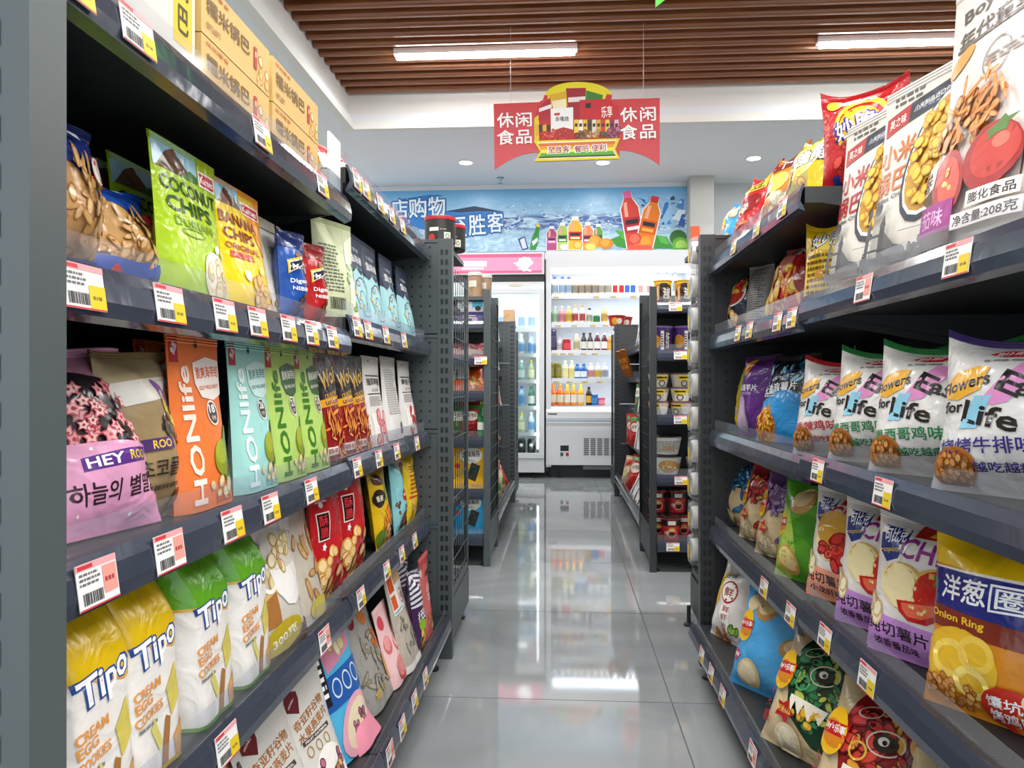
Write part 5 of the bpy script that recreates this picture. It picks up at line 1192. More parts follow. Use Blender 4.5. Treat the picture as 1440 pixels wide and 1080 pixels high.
L('coral', 601, 5, 'coral red pouch at the far end of the left base deck', lean=1, back=.015)
L('pink_small', 500, 5, 'small pink pouch in the corner of the base deck', lean=30, back=.01)
# right, top shelf of the far bay
T_ = dict(back=.02)
Rr('curl_red', 1198, 1, 'puffed red corn-curl bag standing at the end of the top shelf', yaw=52, lean=-2, back=.085)
Rr('curl_red', 1236, 1, 'red corn-curl bag half hidden behind the white millet pouches', yaw=52, lean=-2, back=.2)
Rr('curl_yellow', 1128, 1, 'yellow corn-curl bag lying against the top shelf', lean=18, yaw=12, **T_)
Rr('puff_orange', 1092, 1, 'orange puff snack bag between yellow and red ones', lean=18, yaw=12, **T_)
Rr('bean_red', 1053, 1, 'red bean snack bag on the right top shelf', lean=18, yaw=12, **T_)
Rr('lays_side_blue', 1025, 1, 'blue chip bag at the far end of the right top shelf', lean=18, yaw=12, **T_)
# right, second shelf
Rr('tomato_roll', 1392, 2, 'tall white tomato-roll pouch printed with tomatoes', lean=5, yaw=8, name='snack_pouch', cat='pouch')
Rr('tomato_roll', 1640, 2, 'tall white tomato-roll pouch cut by the right edge of the photo', lean=6, yaw=16, name='snack_pouch', cat='pouch', back=.04)
Rr('millet_orange', 1281, 2, 'white millet crisp pouch with orange letters', lean=6, yaw=14, name='snack_pouch', cat='pouch', back=.035)
Rr('millet_red', 1216, 2, 'white millet crisp pouch with red letters', lean=6, yaw=14, name='snack_pouch', cat='pouch', back=.03)
Rr('curl_back', 1160, 2, 'small yellow corn-curl bag beside the white millet pouch', lean=6, yaw=45, back=.05)
Rr('fries_red', 1110, 2, 'red fries snack bag on the far bay of the right rack', lean=18, yaw=12)
Rr('silver_side', 1063, 2, 'silver back of a snack bag between navy and red ones', lean=6, yaw=40, back=.08)
Rr('navy_crisp', 1037, 2, 'navy snack bag with golden crisps, next to the slotted post', lean=14, yaw=12)
# right, third shelf
for dn, px, lb in (('easy_purple', 1424, 'white crisp bag with purple letters, nearest the camera'), ('easy_green', 1306, 'white crisp bag with green letters, nearer of two'), ('easy_green', 1233, 'white crisp bag with green letters, farther of two'), ('easy_red', 1171, 'white crisp bag with red letters, farthest of the row')):
    Rr(dn, px, 3, lb, yaw=36, lean=12, back=.02, group='white crisp bags on the right third shelf')
for dn, px, lb in (('easy_green', 1330, 'white crisp bag with a green top, second row behind the nearest bags'), ('easy_red', 1272, 'white crisp bag with a red top in the second row'), ('easy_green', 1226, 'white crisp bag with a green top at the back of the second row')):
    Rr(dn, px, 3, lb, yaw=36, lean=4, back=.2, group='white crisp bags on the right third shelf')
Rr('wave_black', 1103, 3, 'black and blue wavy chip bag beside the white crisp bags', yaw=26, lean=16)
Rr('taro_purple', 1060, 3, 'purple taro chip bag on the right third shelf', yaw=24, lean=8)
Rr('yellow_chip', 1027, 3, 'yellow chip bag at the far end of the right third shelf', yaw=16, lean=10)
Rr('taro_purple', 1083, 3, 'purple taro chip bag standing behind the black wavy chips', yaw=20, lean=3, back=.17)
# right, fourth shelf
Rr('onion_ring', 1392, 4, 'yellow and navy onion ring bag nearest the camera', yaw=34, lean=8)
Rr('copico_purple', 1288, 4, 'white tomato crisp bag with a lilac band, nearer one', yaw=32, lean=9, group='white potato crisp bags')
Rr('copico_purple', 1232, 4, 'white tomato crisp bag with a lilac band, farther one', yaw=32, lean=9, group='white potato crisp bags')
Rr('copico_peach', 1182, 4, 'white crayfish crisp bag with a peach band', yaw=30, lean=9, group='white potato crisp bags')
Rr('lays_green', 1129, 4, 'bright green potato chip bag', yaw=30, lean=11)
Rr('liu_purple', 1091, 4, 'beige chip bag with a purple pattern', yaw=24, lean=14)
Rr('liu_red', 1063, 4, 'beige chip bag with a red scale pattern', yaw=20, lean=14)
Rr('liu_blue', 1034, 4, 'beige chip bag with a blue wave pattern next to the post', yaw=16, lean=14)
# right, base deck
Rr('dragon_red', 1345, 5, 'red patterned chip bag on the base deck, cut by the bottom edge', yaw=30, lean=26, back=.02)
Rr('dragon_red', 1222, 5, 'red patterned chip bag on the base deck beside the green one', yaw=30, lean=26, back=.02)
Rr('dragon_green', 1142, 5, 'dark green patterned chip bag on the base deck', yaw=30, lean=26, back=.02)
Rr('lays_blue', 1080, 5, 'large light blue potato chip bag on the base deck', yaw=34, lean=18, back=.03)
Rr('shrimp_white', 1025, 5, 'white and yellow shrimp chip bag beside the large blue bag', yaw=22, lean=16, back=.03)
Rr('yellow_chip', 1037, 5, 'yellow chip bag at the back of the right base deck', yaw=24, lean=2, back=.17)

# ------------------------------------------------------------------ price tags in the strips
def tag_mesh(pink):
    mb = MB()
    W_, H_ = .058, .039
    mb.box(-W_ / 2, W_ / 2, -.0004, .0004, 0, H_, film('#eeece8', 'c'))
    d = [('R', .0, .86, 1, 1, '#e8a0a4'), ('R', .04, .88, .4, .97, '#c8343c'), ('L', .06, .5, .62, .82, 3, '#6a6a70'), ('B', .1, .1, .58, .36, '#26262a'), ('R', 0, 0, 1, .04, '#c83a44')]
    d += [('R', .62, .2, .97, .82, '#e89a8e'), ('L', .66, .4, .94, .6, 1, '#a83a34')] if pink else [('R', .6, .04, 1, .56, '#e2c41a'), ('L', .68, .2, .94, .36, 1, '#7a6a1a')]
    lay(mb, lambda u, v: np.stack([(u - .5) * W_, -.0004 + 0 * u, v * H_], -1), d, W_, H_, 1, 1, 'c', .0003, .00003)
    return mb.mesh('price_tag', False)
TAG = {False: tag_mesh(False), True: tag_mesh(True)}
def ptag(loc, rz, label, pink=False, s=1):
    o = bpy.data.objects.new('price_tag', TAG[pink]); col.objects.link(o)
    o.location = loc; o.rotation_euler = (-R(8), 0, R(rz)); o.scale = (s, s, s)
    tag(o, label, 'price tag', 'shelf price tags')
side_tags = {
    ('left', 1): ([105, 198, 372, 456, 497, 517, 537, 553, 568], []), ('left', 2): ([122, 243, 320, 366, 409, 441, 470, 500, 520, 545, 570], []),
    ('left', 3): ([142, 243, 331, 384, 441, 505, 535, 560, 588], [142, 243]), ('left', 4): ([323, 459, 510, 546, 567, 585], [459]), ('left', 5): ([548, 568, 585, 600], [548]),
    ('right', 1): ([1030, 1062, 1098], []), ('right', 2): ([1342, 1211, 1114, 1091, 1052, 1036], [1211]), ('right', 3): ([1147, 1238], []), ('right', 4): ([1072, 1109, 1157, 1216], []), ('right', 5): ([985, 998, 1014, 1056], [1056])}
RN = {1: 'top', 2: 'second', 3: 'third', 4: 'fourth', 5: 'base'}
for (side, row), (pxs, pinks) in side_tags.items():
    for i, px in enumerate(sorted(pxs, reverse=side == 'right')):
        if side == 'left':
            XF = (XLB if row == 5 else XLF) + .0168
        else:
            XF = (XRB if row == 5 else XRF) - .0168
        Y = Y_at(px, XF)
        z = ((L1 if Y < LB2 else L2) if side == 'left' else (R1 if Y < LB2 else R2))[row - 1]
        if z is None: continue
        if LB2 - .035 < Y < LB2 + .035: Y = LB2 + (.04 if Y > LB2 else -.04)
        ptag((XF, Y, z + .005), 90 if side == 'left' else -90, f'{"pink" if px in pinks else "yellow"} and white price tag, {ORD[i]} from the camera on the {side} {RN[row]} shelf edge', px in pinks)

# ------------------------------------------------------------------ round products: tubs, cups, cans, bottles
def lathe_thing(name, prof, mats, decals, label, cat, loc, group=None, rz=0, parts=(), n=24, span=PI * .9, fin='g', scale=1):
    """prof (r, z) of the body with one material per segment; decals wrap the front of the tallest wall segment"""
    key = (name, str(prof), str(decals), tuple(m.name for m in mats) if isinstance(mats, (list, tuple)) else mats.name)
    if key not in PROTO:
        mb = MB().lathe(prof, mats, n)
        if decals:
            i = max(range(len(prof) - 1), key=lambda k: prof[k + 1][1] - prof[k][1])
            (r0, z0), (r1, z1) = prof[i], prof[i + 1]
            def F(u, v):
                a = (u - .5) * span; r = r0 + (r1 - r0) * v
                return np.stack([r * np.sin(a), -r * np.cos(a), z0 + (z1 - z0) * v], -1)
            lay(mb, F, decals, r0 * span, z1 - z0, 12, 1, fin, .0012, .00005)
        ch = [(nm, MB().lathe(p, m, n).mesh(nm, True)) for nm, p, m in parts]
        PROTO[key] = (mb.mesh(name, False), ch)
    me, ch = PROTO[key]
    o = bpy.data.objects.new(name, me); col.objects.link(o)
    o.location = loc; o.rotation_euler = (0, 0, rz); o.scale = (scale,) * 3
    for nm, m in ch:
        c = bpy.data.objects.new(nm, m); col.objects.link(c); c.parent = o
    return tag(o, label, cat, group)
ROUND_TXT = ['泡椒', '面', '拌面', '火鸡面', '粉', '小碗', '咖啡', 'COFFEE']
prep_texts({(s_, b) for s_ in ROUND_TXT for b in (.022, .075)})
# black cans with red lids on top of the left end display
for i, (px, Yk, lb) in enumerate(((619, 2.47, 'black can with a red lid on the left rack end, in front'), (634, 2.60, 'black can with a red lid on the left rack end, half hidden'))):
    x, _ = XZ_at(px, 320, Yk)
    lathe_thing('snack_can', [(.047, 0), (.05, .006), (.05, .075)], mat('#23211f', .35), [('R', .3, .45, .52, .62, '#e6e2dc'), ('L', .55, .5, .75, .56, 1, '#c8c4be'), ('E', .36, .12, .08, .1, '#c42a24'), ('R', .64, .05, .8, .4, '#dfe2d0'), ('O', .72, .22, .05, .05, '#3a4a2a', .015)], lb, 'can', (x, Yk, H_R), 'black cans with red lids', parts=[('lid', [(.051, .074), (.052, .076), (.052, .086), (.046, .088)], mat('#b8202a', .3))])
# near end display of the right far rack: noodle tubs and cups facing the camera
def shelf_z(zl): return zl + .0425
def grp(n, Y, zl, pxs, mk):
    for i, px in enumerate(pxs):
        mk(i, XZ_at(px, 540, Y)[0], Y, shelf_z(zl))
yt = [('E', .5, .5, .4, .45, '#2a1a14'), ('R', .16, .1, .34, .9, '#c86a34'), ('R', .2, .2, .3, .8, '#e8b27a'), ('T', '泡椒', .62, .5, .3, .5, '#f4ece0', 0)]
for i, (px, lb) in enumerate(((932, 'yellow noodle tub on the right far rack, left one'), (961, 'yellow noodle tub on the right far rack, right one'))):
    lathe_thing('noodle_tub', [(.037, 0), (.041, .105), (.0425, .108)], mat('#e2b81a', .3), yt, lb, 'noodle tub', (XZ_at(px, 540, 3.6)[0], 3.6, shelf_z(ZR_[0])), 'yellow noodle tubs', parts=[('lid', [(.0435, .107), (.0445, .111), (.04, .113)], mat('#d8a818', .3))], scale=1.0)
pu = [('E', .24, .45, .2, .24, '#d8962a'), ('C', 'chick', .24, .5, .16, .18, 10, 3, .5), ('R', .44, .1, .54, .9, '#e8e2dc'), ('L', .45, .2, .53, .8, 6, '#3a2a2a'), ('R', .56, .08, .76, .92, '#231a22'), ('T', '拌面', .66, .5, .12, .7, '#f2eaf0')]
for i, (px, lb) in enumerate(((930, 'purple noodle tub with gold lid rim, left one'), (963, 'purple noodle tub with gold lid rim, right one'))):
    lathe_thing('noodle_tub', [(.046, 0), (.052, .108), (.054, .111)], mat('#4a2a6e', .3), pu, lb, 'noodle tub', (XZ_at(px, 540, 3.62)[0], 3.62, shelf_z(ZR_[1])), 'purple noodle tubs', parts=[('lid', [(.055, .11), (.056, .118), (.05, .121)], mat('#7a5a9a', .25))])
lv = ['bottom', 'middle', 'top']
cp = [('R', 0, .55, .5, .95, '#e2c41a'), ('R', .05, .72, .45, .86, '#3a2a2e'), ('P', [(.5, .3), (.62, .02), (.9, .02), (1, .3), (1, .7), (.5, .7)], '#f0eeea'), ('O', .25, .3, .14, .14, '#3a2c2c', .04), ('R', .55, .7, 1, .95, '#d8b4ac')]
for j in range(3):
    for i, px in enumerate((926, 957)):
        lathe_thing('dessert_cup', [(.036, 0), (.047, .055), (.049, .058)], mat('#c9c2ba' if (i + j) % 2 else '#e4e0da', .35), cp, f'small pale dessert cup, {lv[j]} of the {("left", "right")[i]} stack on the right far rack', 'cup', (XZ_at(px, 540, 3.6)[0], 3.6, shelf_z(ZR_[2]) + j * .0645), 'stacked dessert cups', rz=.5 * j, parts=[('lid', [(.05, .0575), (.05, .063), (.046, .0642)], mat('#6a4a44', .3))])
bw = [('L', .1, .15, .9, .85, 8, '#8a8884'), ('R', .3, .3, .7, .5, '#d8b27a')]
bw2 = [('E', .5, .5, .3, .2, '#c89a5a'), ('C', 'pale', .5, .5, .24, .14, 12, 5, .4), ('E', .88, .5, .08, .1, '#b89a4a')]
for j, dd in enumerate((bw2, bw)):
    lathe_thing('noodle_bowl', [(.05, 0), (.066, .075), (.069, .079)], mat('#e6e4de', .35), dd, f'white noodle bowl with a clear lid, {("lower", "upper")[j]} one on the right far rack', 'noodle bowl', (XZ_at(938, 540, 3.62)[0], 3.62, shelf_z(ZR_[3]) + j * .091), 'white noodle bowls', parts=[('lid', [(.071, .079), (.071, .084), (.06, .09)], mat('#2a2826', .2))])
lathe_thing('noodle_bowl', [(.05, 0), (.066, .075), (.069, .079)], mat('#e6e4de', .35), bw, 'white noodle bowl partly hidden behind the hanging wrapped rolls', 'noodle bowl', (XZ_at(984, 540, 3.66)[0], 3.66, shelf_z(ZR_[3])), 'white noodle bowls', parts=[('lid', [(.071, .079), (.071, .084), (.06, .09)], mat('#2a2826', .2))])
rc = [('R', 0, .68, 1, .94, '#211a1a'), ('R', .36, .72, .64, .9, '#e6dccc'), ('P', [(.3, .6), (.5, .66), (.7, .6), (.66, .3), (.5, .16), (.34, .3)], '#c83030'), ('E', .5, .5, .12, .1, '#d8a03a'), ('E', .5, .3, .1, .09, '#171414'), ('T', '火鸡面', .28, .36, .2, .16, '#f2e8dc'), ('O', .5, .32, .2, .17, '#e6d8c8', .02)]
for i, (px, dz, Yk, lb) in enumerate(((924, 0, 3.66, 'left of the back pair on the deck'), (960, 0, 3.66, 'right of the back pair on the deck'), (924, .112, 3.66, 'upper left'), (952, .112, 3.66, 'upper right'), (943, 0, 3.57, 'in front of the others'))):
    lathe_thing('noodle_cup', [(.036, 0), (.046, .1), (.048, .104)], mat('#b81f24', .3), rc, 'red and black spicy noodle cup, ' + lb, 'noodle cup', (XZ_at(px, 540, Yk)[0], Yk, shelf_z(ZR_[4]) + dz), 'red noodle cups', parts=[('lid', [(.049, .103), (.049, .108), (.046, .110)], mat('#231c1c', .25))])
# tags on the right and left far racks
for (px, z, lb) in ((950, ZR_[0], 'under the yellow noodle tubs'), (957, ZR_[1], 'under the purple noodle tubs'), (957, ZR_[2], 'under the stacked dessert cups'), (958, ZR_[3], 'under the white noodle bowls'), (946, ZR_[4], 'under the red noodle cups')):
    ptag((XZ_at(px, 540, 3.492)[0], 3.492 if z != ZR_[4] else 3.482, z + .005), 0, 'yellow and white price tag ' + lb)
ptag((XZ_at(676, 540, 3.551)[0], 3.551, ZL_[1] + .005), 0, 'yellow and white price tag under the pink packs on the left far rack')
# left far rack, end display facing the camera
def B(dn, px, Y, z, label, rz=0, lean=0, name='snack_bag', cat='snack bag', scale=1, group=None):
    return place(dn, (XZ_at(px, 540, Y)[0], Y, z), rz, lean, label, cat, group, name, scale)
zl = [shelf_z(z) for z in ZL_]
for i, (px, Yk, lb) in enumerate(((668, 3.66, 'clear nut jar on top of the left far rack, nearer one'), (682, 3.74, 'clear nut jar on top of the left far rack, farther one'))):
    lathe_thing('nut_jar', [(.032, 0), (.034, .1), (.03, .105)], mat('#a8886a', .2, 0, 0, 30, .5, .3), [('C', 'nut', .5, .4, .4, .4, 16, 6, .5), ('R', .2, .5, .6, .8, '#d8cfc0')], lb, 'jar', (XZ_at(px, 540, Yk)[0], Yk, 1.261), 'nut jars', parts=[('lid', [(.035, .105), (.035, .12), (.032, .122)], mat('#d8d4cc', .3))])
bx = dict(name='snack_box', cat='box')
B('purple_box', 661, 3.64, zl[0], 'dark purple chocolate box on the left far rack', scale=.68, **bx)
B('white_box', 662, 3.64, zl[0] + .0525, 'white and blue box on top of the purple one', scale=.6, **bx)
B('pink_pack', 660, 3.65, zl[1], 'pink snack pack lying on the left far rack', lean=55, scale=.95)
B('pink_pack', 632, 3.66, zl[1], 'pink snack pack seen through the wire mesh', lean=50)
B('orange_pack', 662, 3.66, zl[2], 'orange crumpled snack pack on the left far rack', lean=40, rz=20)
B('white_stripe', 647, 3.68, zl[2], 'white pouch behind the wire mesh on the left far rack', scale=.7)
for i, (px, dn, c) in enumerate(((663, 'red_soup', 0), (640, 'green_snack', 0))):
    B(dn, px, 3.68, zl[3], ('red and gold snack bag on the left far rack', 'green snack bag behind the wire mesh of the left rack')[i], lean=4, scale=.68)
lathe_thing('drink_bottle', [(.024, 0), (.026, .01), (.026, .1), (.012, .14), (.012, .16)], mat('#1f7a3a', .15), [('R', .1, .3, .9, .7, '#e6e8e0')], 'small green bottle at the end of the left far shelf', 'bottle', (XZ_at(679, 540, 3.62)[0], 3.62, zl[3]), parts=[('cap', [(.014, .158), (.014, .175)], mat('#c8c42a', .4))])
B('seaweed_yellow', 660, 3.63, zl[4], 'yellow seaweed pack on the left far rack, front one', lean=5, **bx)
B('seaweed_yellow', 666, 3.70, zl[4], 'yellow seaweed pack on the left far rack, back one', lean=3, **bx)
B('seaweed_blue', 660, 3.63, zl[5], 'light blue seaweed pack on the left far deck', lean=4, scale=.92, **bx)
B('seaweed_blue', 612, 3.66, zl[5], 'light blue seaweed pack seen through the wire mesh', lean=4, scale=.92, **bx)
B('seaweed_yellow', 612, 3.66, zl[4], 'yellow seaweed pack seen through the wire mesh', lean=5, **bx)
# aisle side of the far racks: (design, Y, shelf, lean, turn, pull towards the aisle, label)
LA = [('white_stripe', 5.0, 0, 4, 30, 0, 'striped white pouch, nearer on the top shelf'), ('grey_pouch', 5.2, 0, 4, 30, 0, 'small grey pouch on the top shelf'), ('white_stripe', 5.38, 0, 4, 30, 0, 'striped white pouch, farther on the top shelf'), ('grey_pouch', 4.95, 1, 4, 30, 0, 'small grey pouch, nearer on the second shelf'), ('grey_pouch', 5.15, 1, 4, 30, 0, 'small grey pouch, middle of the second shelf'), ('white_stripe', 5.35, 1, 4, 30, 0, 'striped white pouch on the second shelf'),
      ('white_stripe', 5.0, 2, 10, 30, .02, 'striped white pouch on the third shelf'), ('red_soup', 5.2, 2, 8, 30, .02, 'red soup base bag on the third shelf'), ('grey_pouch', 5.38, 2, 8, 30, .02, 'small grey pouch on the third shelf'), ('pink_pack', 5.05, 3, 30, 30, .02, 'reddish pack, nearer on the fourth shelf'), ('bar_brown', 5.3, 3, 40, 40, .02, 'brown flat pack on the fourth shelf'),
      ('green_snack', 4.3, 4, 18, 24, .0, 'green snack bag nearest on the deck'), ('noodle_pack', 4.6, 4, 18, 24, 0, 'noodle bag, nearer on the deck'), ('noodle_pack', 4.9, 4, 18, 24, 0, 'noodle bag, farther on the deck'), ('red_soup', 5.2, 4, 30, 24, 0, 'red soup base bag at the end of the deck')]
RA = [('noodle_pack', 4.6, 0, 6, 20, 0, 'noodle bag on the top shelf'), ('red_soup', 5.0, 0, 6, 20, 0, 'red soup base bag on the top shelf'), ('white_stripe', 5.3, 0, 6, 20, 0, 'striped white pouch on the top shelf'), ('bar_brown', 5.12, 1, -22, 40, .07, 'brown stick pack tipping off the second shelf, nearer one'), ('bar_brown', 5.25, 1, -26, 40, .08, 'brown stick pack tipping off the second shelf, farther one'), ('grey_pouch', 4.95, 1, 6, 20, 0, 'small grey pouch on the second shelf'),
      ('green_snack', 5.05, 2, 4, 30, .03, 'green bag on the third shelf'), ('white_stripe', 4.85, 2, 4, 20, .03, 'striped white pouch on the third shelf'), ('red_soup', 5.3, 3, 0, 40, .05, 'red soup base bag, farther on the fourth shelf'), ('red_soup', 5.08, 3, 2, 40, .05, 'red soup base bag, nearer on the fourth shelf'), ('white_stripe', 4.85, 3, 4, 20, .05, 'striped white pouch on the fourth shelf'),
      ('white_stripe', 4.35, 4, 24, 20, 0, 'striped white pouch, nearest on the deck'), ('white_stripe', 4.55, 4, 24, 20, 0, 'striped white pouch, second on the deck'), ('white_stripe', 4.75, 4, 24, 20, 0, 'striped white pouch, third on the deck'), ('red_soup', 5.0, 4, 20, 36, 0, 'red soup base bag on the deck'), ('noodle_pack', 5.3, 4, 16, 36, 0, 'noodle bag at the far end of the deck')]
for LST, XE_, sg_, zs_, sd_ in ((LA, GL, 1, [1.1, .9, .66, .42, .12], 'left'), (RA, GR, -1, [1.06, .86, .63, .4, .12], 'right')):
    for dn, Y, zi, lean, yw, pull, lb in LST:
        dp = DESIGN[dn]['D']
        XX = XE_ - sg_ * ((.03 if zi == 4 else .115) + dp / 2 - pull)
        place(dn, (XX, Y, zs_[zi] + .0425), (90 - yw) * sg_, lean, f'{lb}, {sd_} far rack aisle', 'snack bag', None, 'snack_bag', .85 if zi < 4 else 1)
for i, px in enumerate((867, 878)):
    lathe_thing('noodle_bowl', [(.05, 0), (.066, .07), (.069, .074)], mat('#b3221e', .35), [('E', .4, .5, .16, .2, '#d8a03a'), ('E', .62, .5, .14, .16, '#e6dcd0')], f'red noodle bowl on top of the right far rack end, {("left", "right")[i]} one', 'noodle bowl', (XZ_at(px, 540, 6.0 + i * .1)[0], 6.0 + i * .15, 1.299), 'red noodle bowls', parts=[('lid', [(.071, .074), (.071, .079), (.06, .083)], mat('#8a1a18', .3))])
B('jar_food', 716, 5.7, 1.299, 'pale box on top of the left far rack end', name='snack_box', cat='box')
# white rolls in clear wrap hanging on the wire side of the right rack
for i in range(11):
    z = XZ_at(978, 402, 2.57)[1] + .109 - i * .109
    if z < .2: break
    r_ = empty('wrapped_roll', (.442, 2.57 + (i % 2) * .01, z))
    b = MB()
    n = 20
    pr = [(.022, -.016), (.036, -.014), (.038, 0), (.036, .014), (.022, .016)]
    ring = [(yq, zq, xq) for xq, yq, zq in []]
    vs = [(h_, r0 * math.cos(2 * PI * j / n), r0 * math.sin(2 * PI * j / n)) for r0, h_ in pr for j in range(n)]
    b.add(vs, [(k_ * n + j, k_ * n + (j + 1) % n, (k_ + 1) * n + (j + 1) % n, (k_ + 1) * n + j) for k_ in range(4) for j in range(n)] + [(j, (j + 1) % n, 4 * n + (j + 1) % n, 4 * n + j) for j in range(n)], mat('#e4e2dc', .4), True)
    b.build('roll', r_)
    wv = MB()
    hh = [(-.058, .006), (-.048, .018), (-.04, .02), (0, .021), (.04, .02), (.047, .014), (.052, .006)]
    sil = [(.012, -.053), (.03, -.042), (.044, -.02), (.046, 0), (.044, .02), (.03, .042), (.012, .053)]
    vs = []; fs = []
    for q, (ry, zz) in enumerate(sil):
        dx = .02 if abs(zz) < .045 else .006
        vs += [(-dx, -ry, zz), (-dx, ry, zz), (dx, ry, zz), (dx, -ry, zz)]
    for q in range(len(sil) - 1):
        for e in range(4): fs.append((q * 4 + e, q * 4 + (e + 1) % 4, q * 4 + 4 + (e + 1) % 4, q * 4 + 4 + e))
    wv.add(vs, fs, WRAP, False); wv.build('clear_wrap', r_)
    MB().box(-.0212, -.0206, .005, .03, -.03, .012, mat('#d8bc2a', .5)).build('paper_label', r_)
    MB().bar((.006, 0, .0), (.034, 0, .045), .0015, CHROME, 5).build('hook', r_)
    tag(r_, f'white roll in clear wrap hanging on the wire side, {ORD[i]} from the top', 'wrapped roll', 'wrapped white rolls on the right rack end')

# ------------------------------------------------------------------ coolers
CW = mat('#d9dde0', .35); CG = mat('#aeb6bc', .35); CIN = mat('#eef2f6', .4); CBLK = mat('#15171a', .4)
GRILL = mat('#5a6268', .5)
YF, YK = 6.95, 7.36
def tube_light(root, x0, x1, y, z, watts, rot, sy=.04):
    ld = bpy.data.lights.new('cooler_light', 'AREA'); ld.shape = 'RECTANGLE'; ld.size = x1 - x0; ld.size_y = sy; ld.energy = watts; ld.color = (.93, .97, 1)
    lo = bpy.data.objects.new('cooler_light', ld); col.objects.link(lo); lo.parent = root
    lo.location = ((x0 + x1) / 2 - root.location.x, y - root.location.y, z - root.location.z); lo.rotation_euler = rot
cx_a, cx_b = -.142, 1.195
oc = empty('open_cooler', ((cx_a + cx_b) / 2, YF + .2, 0))
bd = MB(); bd.box(cx_a, cx_a + .045, YF, YK, .1, 2.05, CW).box(cx_b - .045, cx_b, YF, YK, .1, 2.05, CW).box(cx_a, cx_b, YK - .03, YK, .1, 2.05, CIN)
part(bd, 'cabinet', oc)
part(MB().prism([(YF, 1.9), (YF, 2.05), (YK, 2.05), (YK, 1.95), (YF + .2, 1.88)], cx_a + .045, cx_b - .045, CW, 'x'), 'canopy', oc)
part(MB().box(cx_a + .06, cx_b - .06, YF + .03, YF + .17, 1.868, 1.878, emit('cooler_tube', '#f2f8ff', 4)), 'light_tube', oc)
lowp = part(MB().prism([(YF - .01, .12), (YF - .01, .47), (YF - .025, .5), (YF - .025, .6), (YF + .02, .645), (YK - .03, .645), (YK - .03, .12)], cx_a, cx_b, CW, 'x'), 'base_panel', oc)
part(MB().box(cx_a, cx_b, YF - .032, YF - .024, .52, .545, mat('#b4c2cc', .25)), 'bumper', oc)
g = MB()
vx0, vz = XZ_at(821, 640, YF - .01)
for c in range(7):
    x = vx0 + c * .06
    for r0 in range(9):
        g.box(x, x + .045, YF - .0125, YF - .0095, vz + r0 * .0175, vz + r0 * .0175 + .011, GRILL)
part(g, 'vent_grille', oc, lowp)
a0, b0 = XZ_at(820, 657, YF - .01)
part(MB().box(a0, cx_b - .1, YF - .0125, YF - .0095, b0 - .02, b0 + .01, GRILL), 'lower_grille', oc, lowp)
c1 = XZ_at(788, 631, YF - .01); 
part(MB().box(c1[0], c1[0] + .075, YF - .013, YF - .0095, c1[1] - .02, c1[1] + .03, CBLK), 'display', oc, lowp)
part(MB().box(c1[0], c1[0] + .025, YF - .014, YF - .0095, c1[1] - .065, c1[1] - .035, mat('#1f5a34', .4)), 'green_switch', oc, lowp)
part(MB().box(c1[0] + .05, c1[0] + .075, YF - .014, YF - .0095, c1[1] - .065, c1[1] - .035, mat('#a8242a', .4)), 'red_switch', oc, lowp)
part(MB().box(cx_a + .02, cx_a + .1, YF - .028, YF - .0245, .575, .585, CBLK), 'name_plate', oc, lowp)
feet(oc, [(cx_a + .12, YF + .06), (cx_b - .12, YF + .06), (cx_a + .03, YF + .1)])
part(MB().box(cx_a + .03, cx_b - .03, YF + .1, YK - .05, .0, .1, CBLK), 'underframe', oc)
OZ = [1.665, 1.405, 1.15, .895, .655]      # standing heights of the five decks
for z in OZ[:-1]:
    o = part(MB().box(cx_a + .05, cx_b - .05, YF + .06, YK - .03, z - .018, z - .001, CIN), 'shelf', oc)
    part(MB().box(cx_a + .05, cx_b - .05, YF + .052, YF + .06, z - .04, z + .008, mat('#dfe6ec', .2)), 'price_strip', oc, o)
    part(MB().box(cx_a + .06, cx_b - .06, YF + .07, YF + .085, z - .025, z - .019, emit('shelf_led', '#eef6ff', 2.5)), 'led_strip', oc, o)
tube_light(oc, cx_a + .06, cx_b - .06, YF + .1, 1.86, 1.4, (R(25), 0, 0))
for z in OZ[:-1]: tube_light(oc, cx_a + .06, cx_b - .06, YF + .09, z - .03, .8, (R(25), 0, 0), .02)
tag(oc, 'white open drinks cooler with lit shelves at the end of the aisle', 'cooler')
# hinged-door cooler on the left with a pink lit header
dx_a, dx_b = -1.5, -.158
dc = empty('door_cooler', ((dx_a + dx_b) / 2, YF + .2, 0))
part(MB().box(dx_a, dx_a + .04, YF + .03, YK, .06, 2.04, CW).box(dx_b - .04, dx_b, YF + .03, YK, .06, 2.04, CW).box(dx_a, dx_b, YK - .03, YK, .06, 2.04, CIN).box(dx_a, dx_b, YF + .03, YK, 1.72, 1.74, CW).box(dx_a, dx_b, YF + .03, YK, .17, .21, CW), 'cabinet', dc)
part(MB().box(dx_a, dx_b, YF, YF + .03, .05, .175, CW), 'base_panel', dc)
part(MB().box(dx_a, dx_b, YF + .01, YF + .05, 1.775, 1.84, CBLK), 'vent_band', dc)
hd = part(MB().box(dx_a, dx_b, YF - .02, YF + .1, 1.84, 2.04, CW), 'header', dc)
hm = MB().box(dx_a + .02, dx_b - .02, YF - .026, YF - .02, 1.855, 2.025, emit('header_pink', '#dc7691', .75))
hw = dx_b - dx_a - .04
HE = emit('header_white', '#ffffff', 1.2); HR = emit('header_rose', '#c04a6c', .6)
hdx = lambda px: (XZ_at(px, 540, YF - .026)[0] - dx_a - .02) / hw
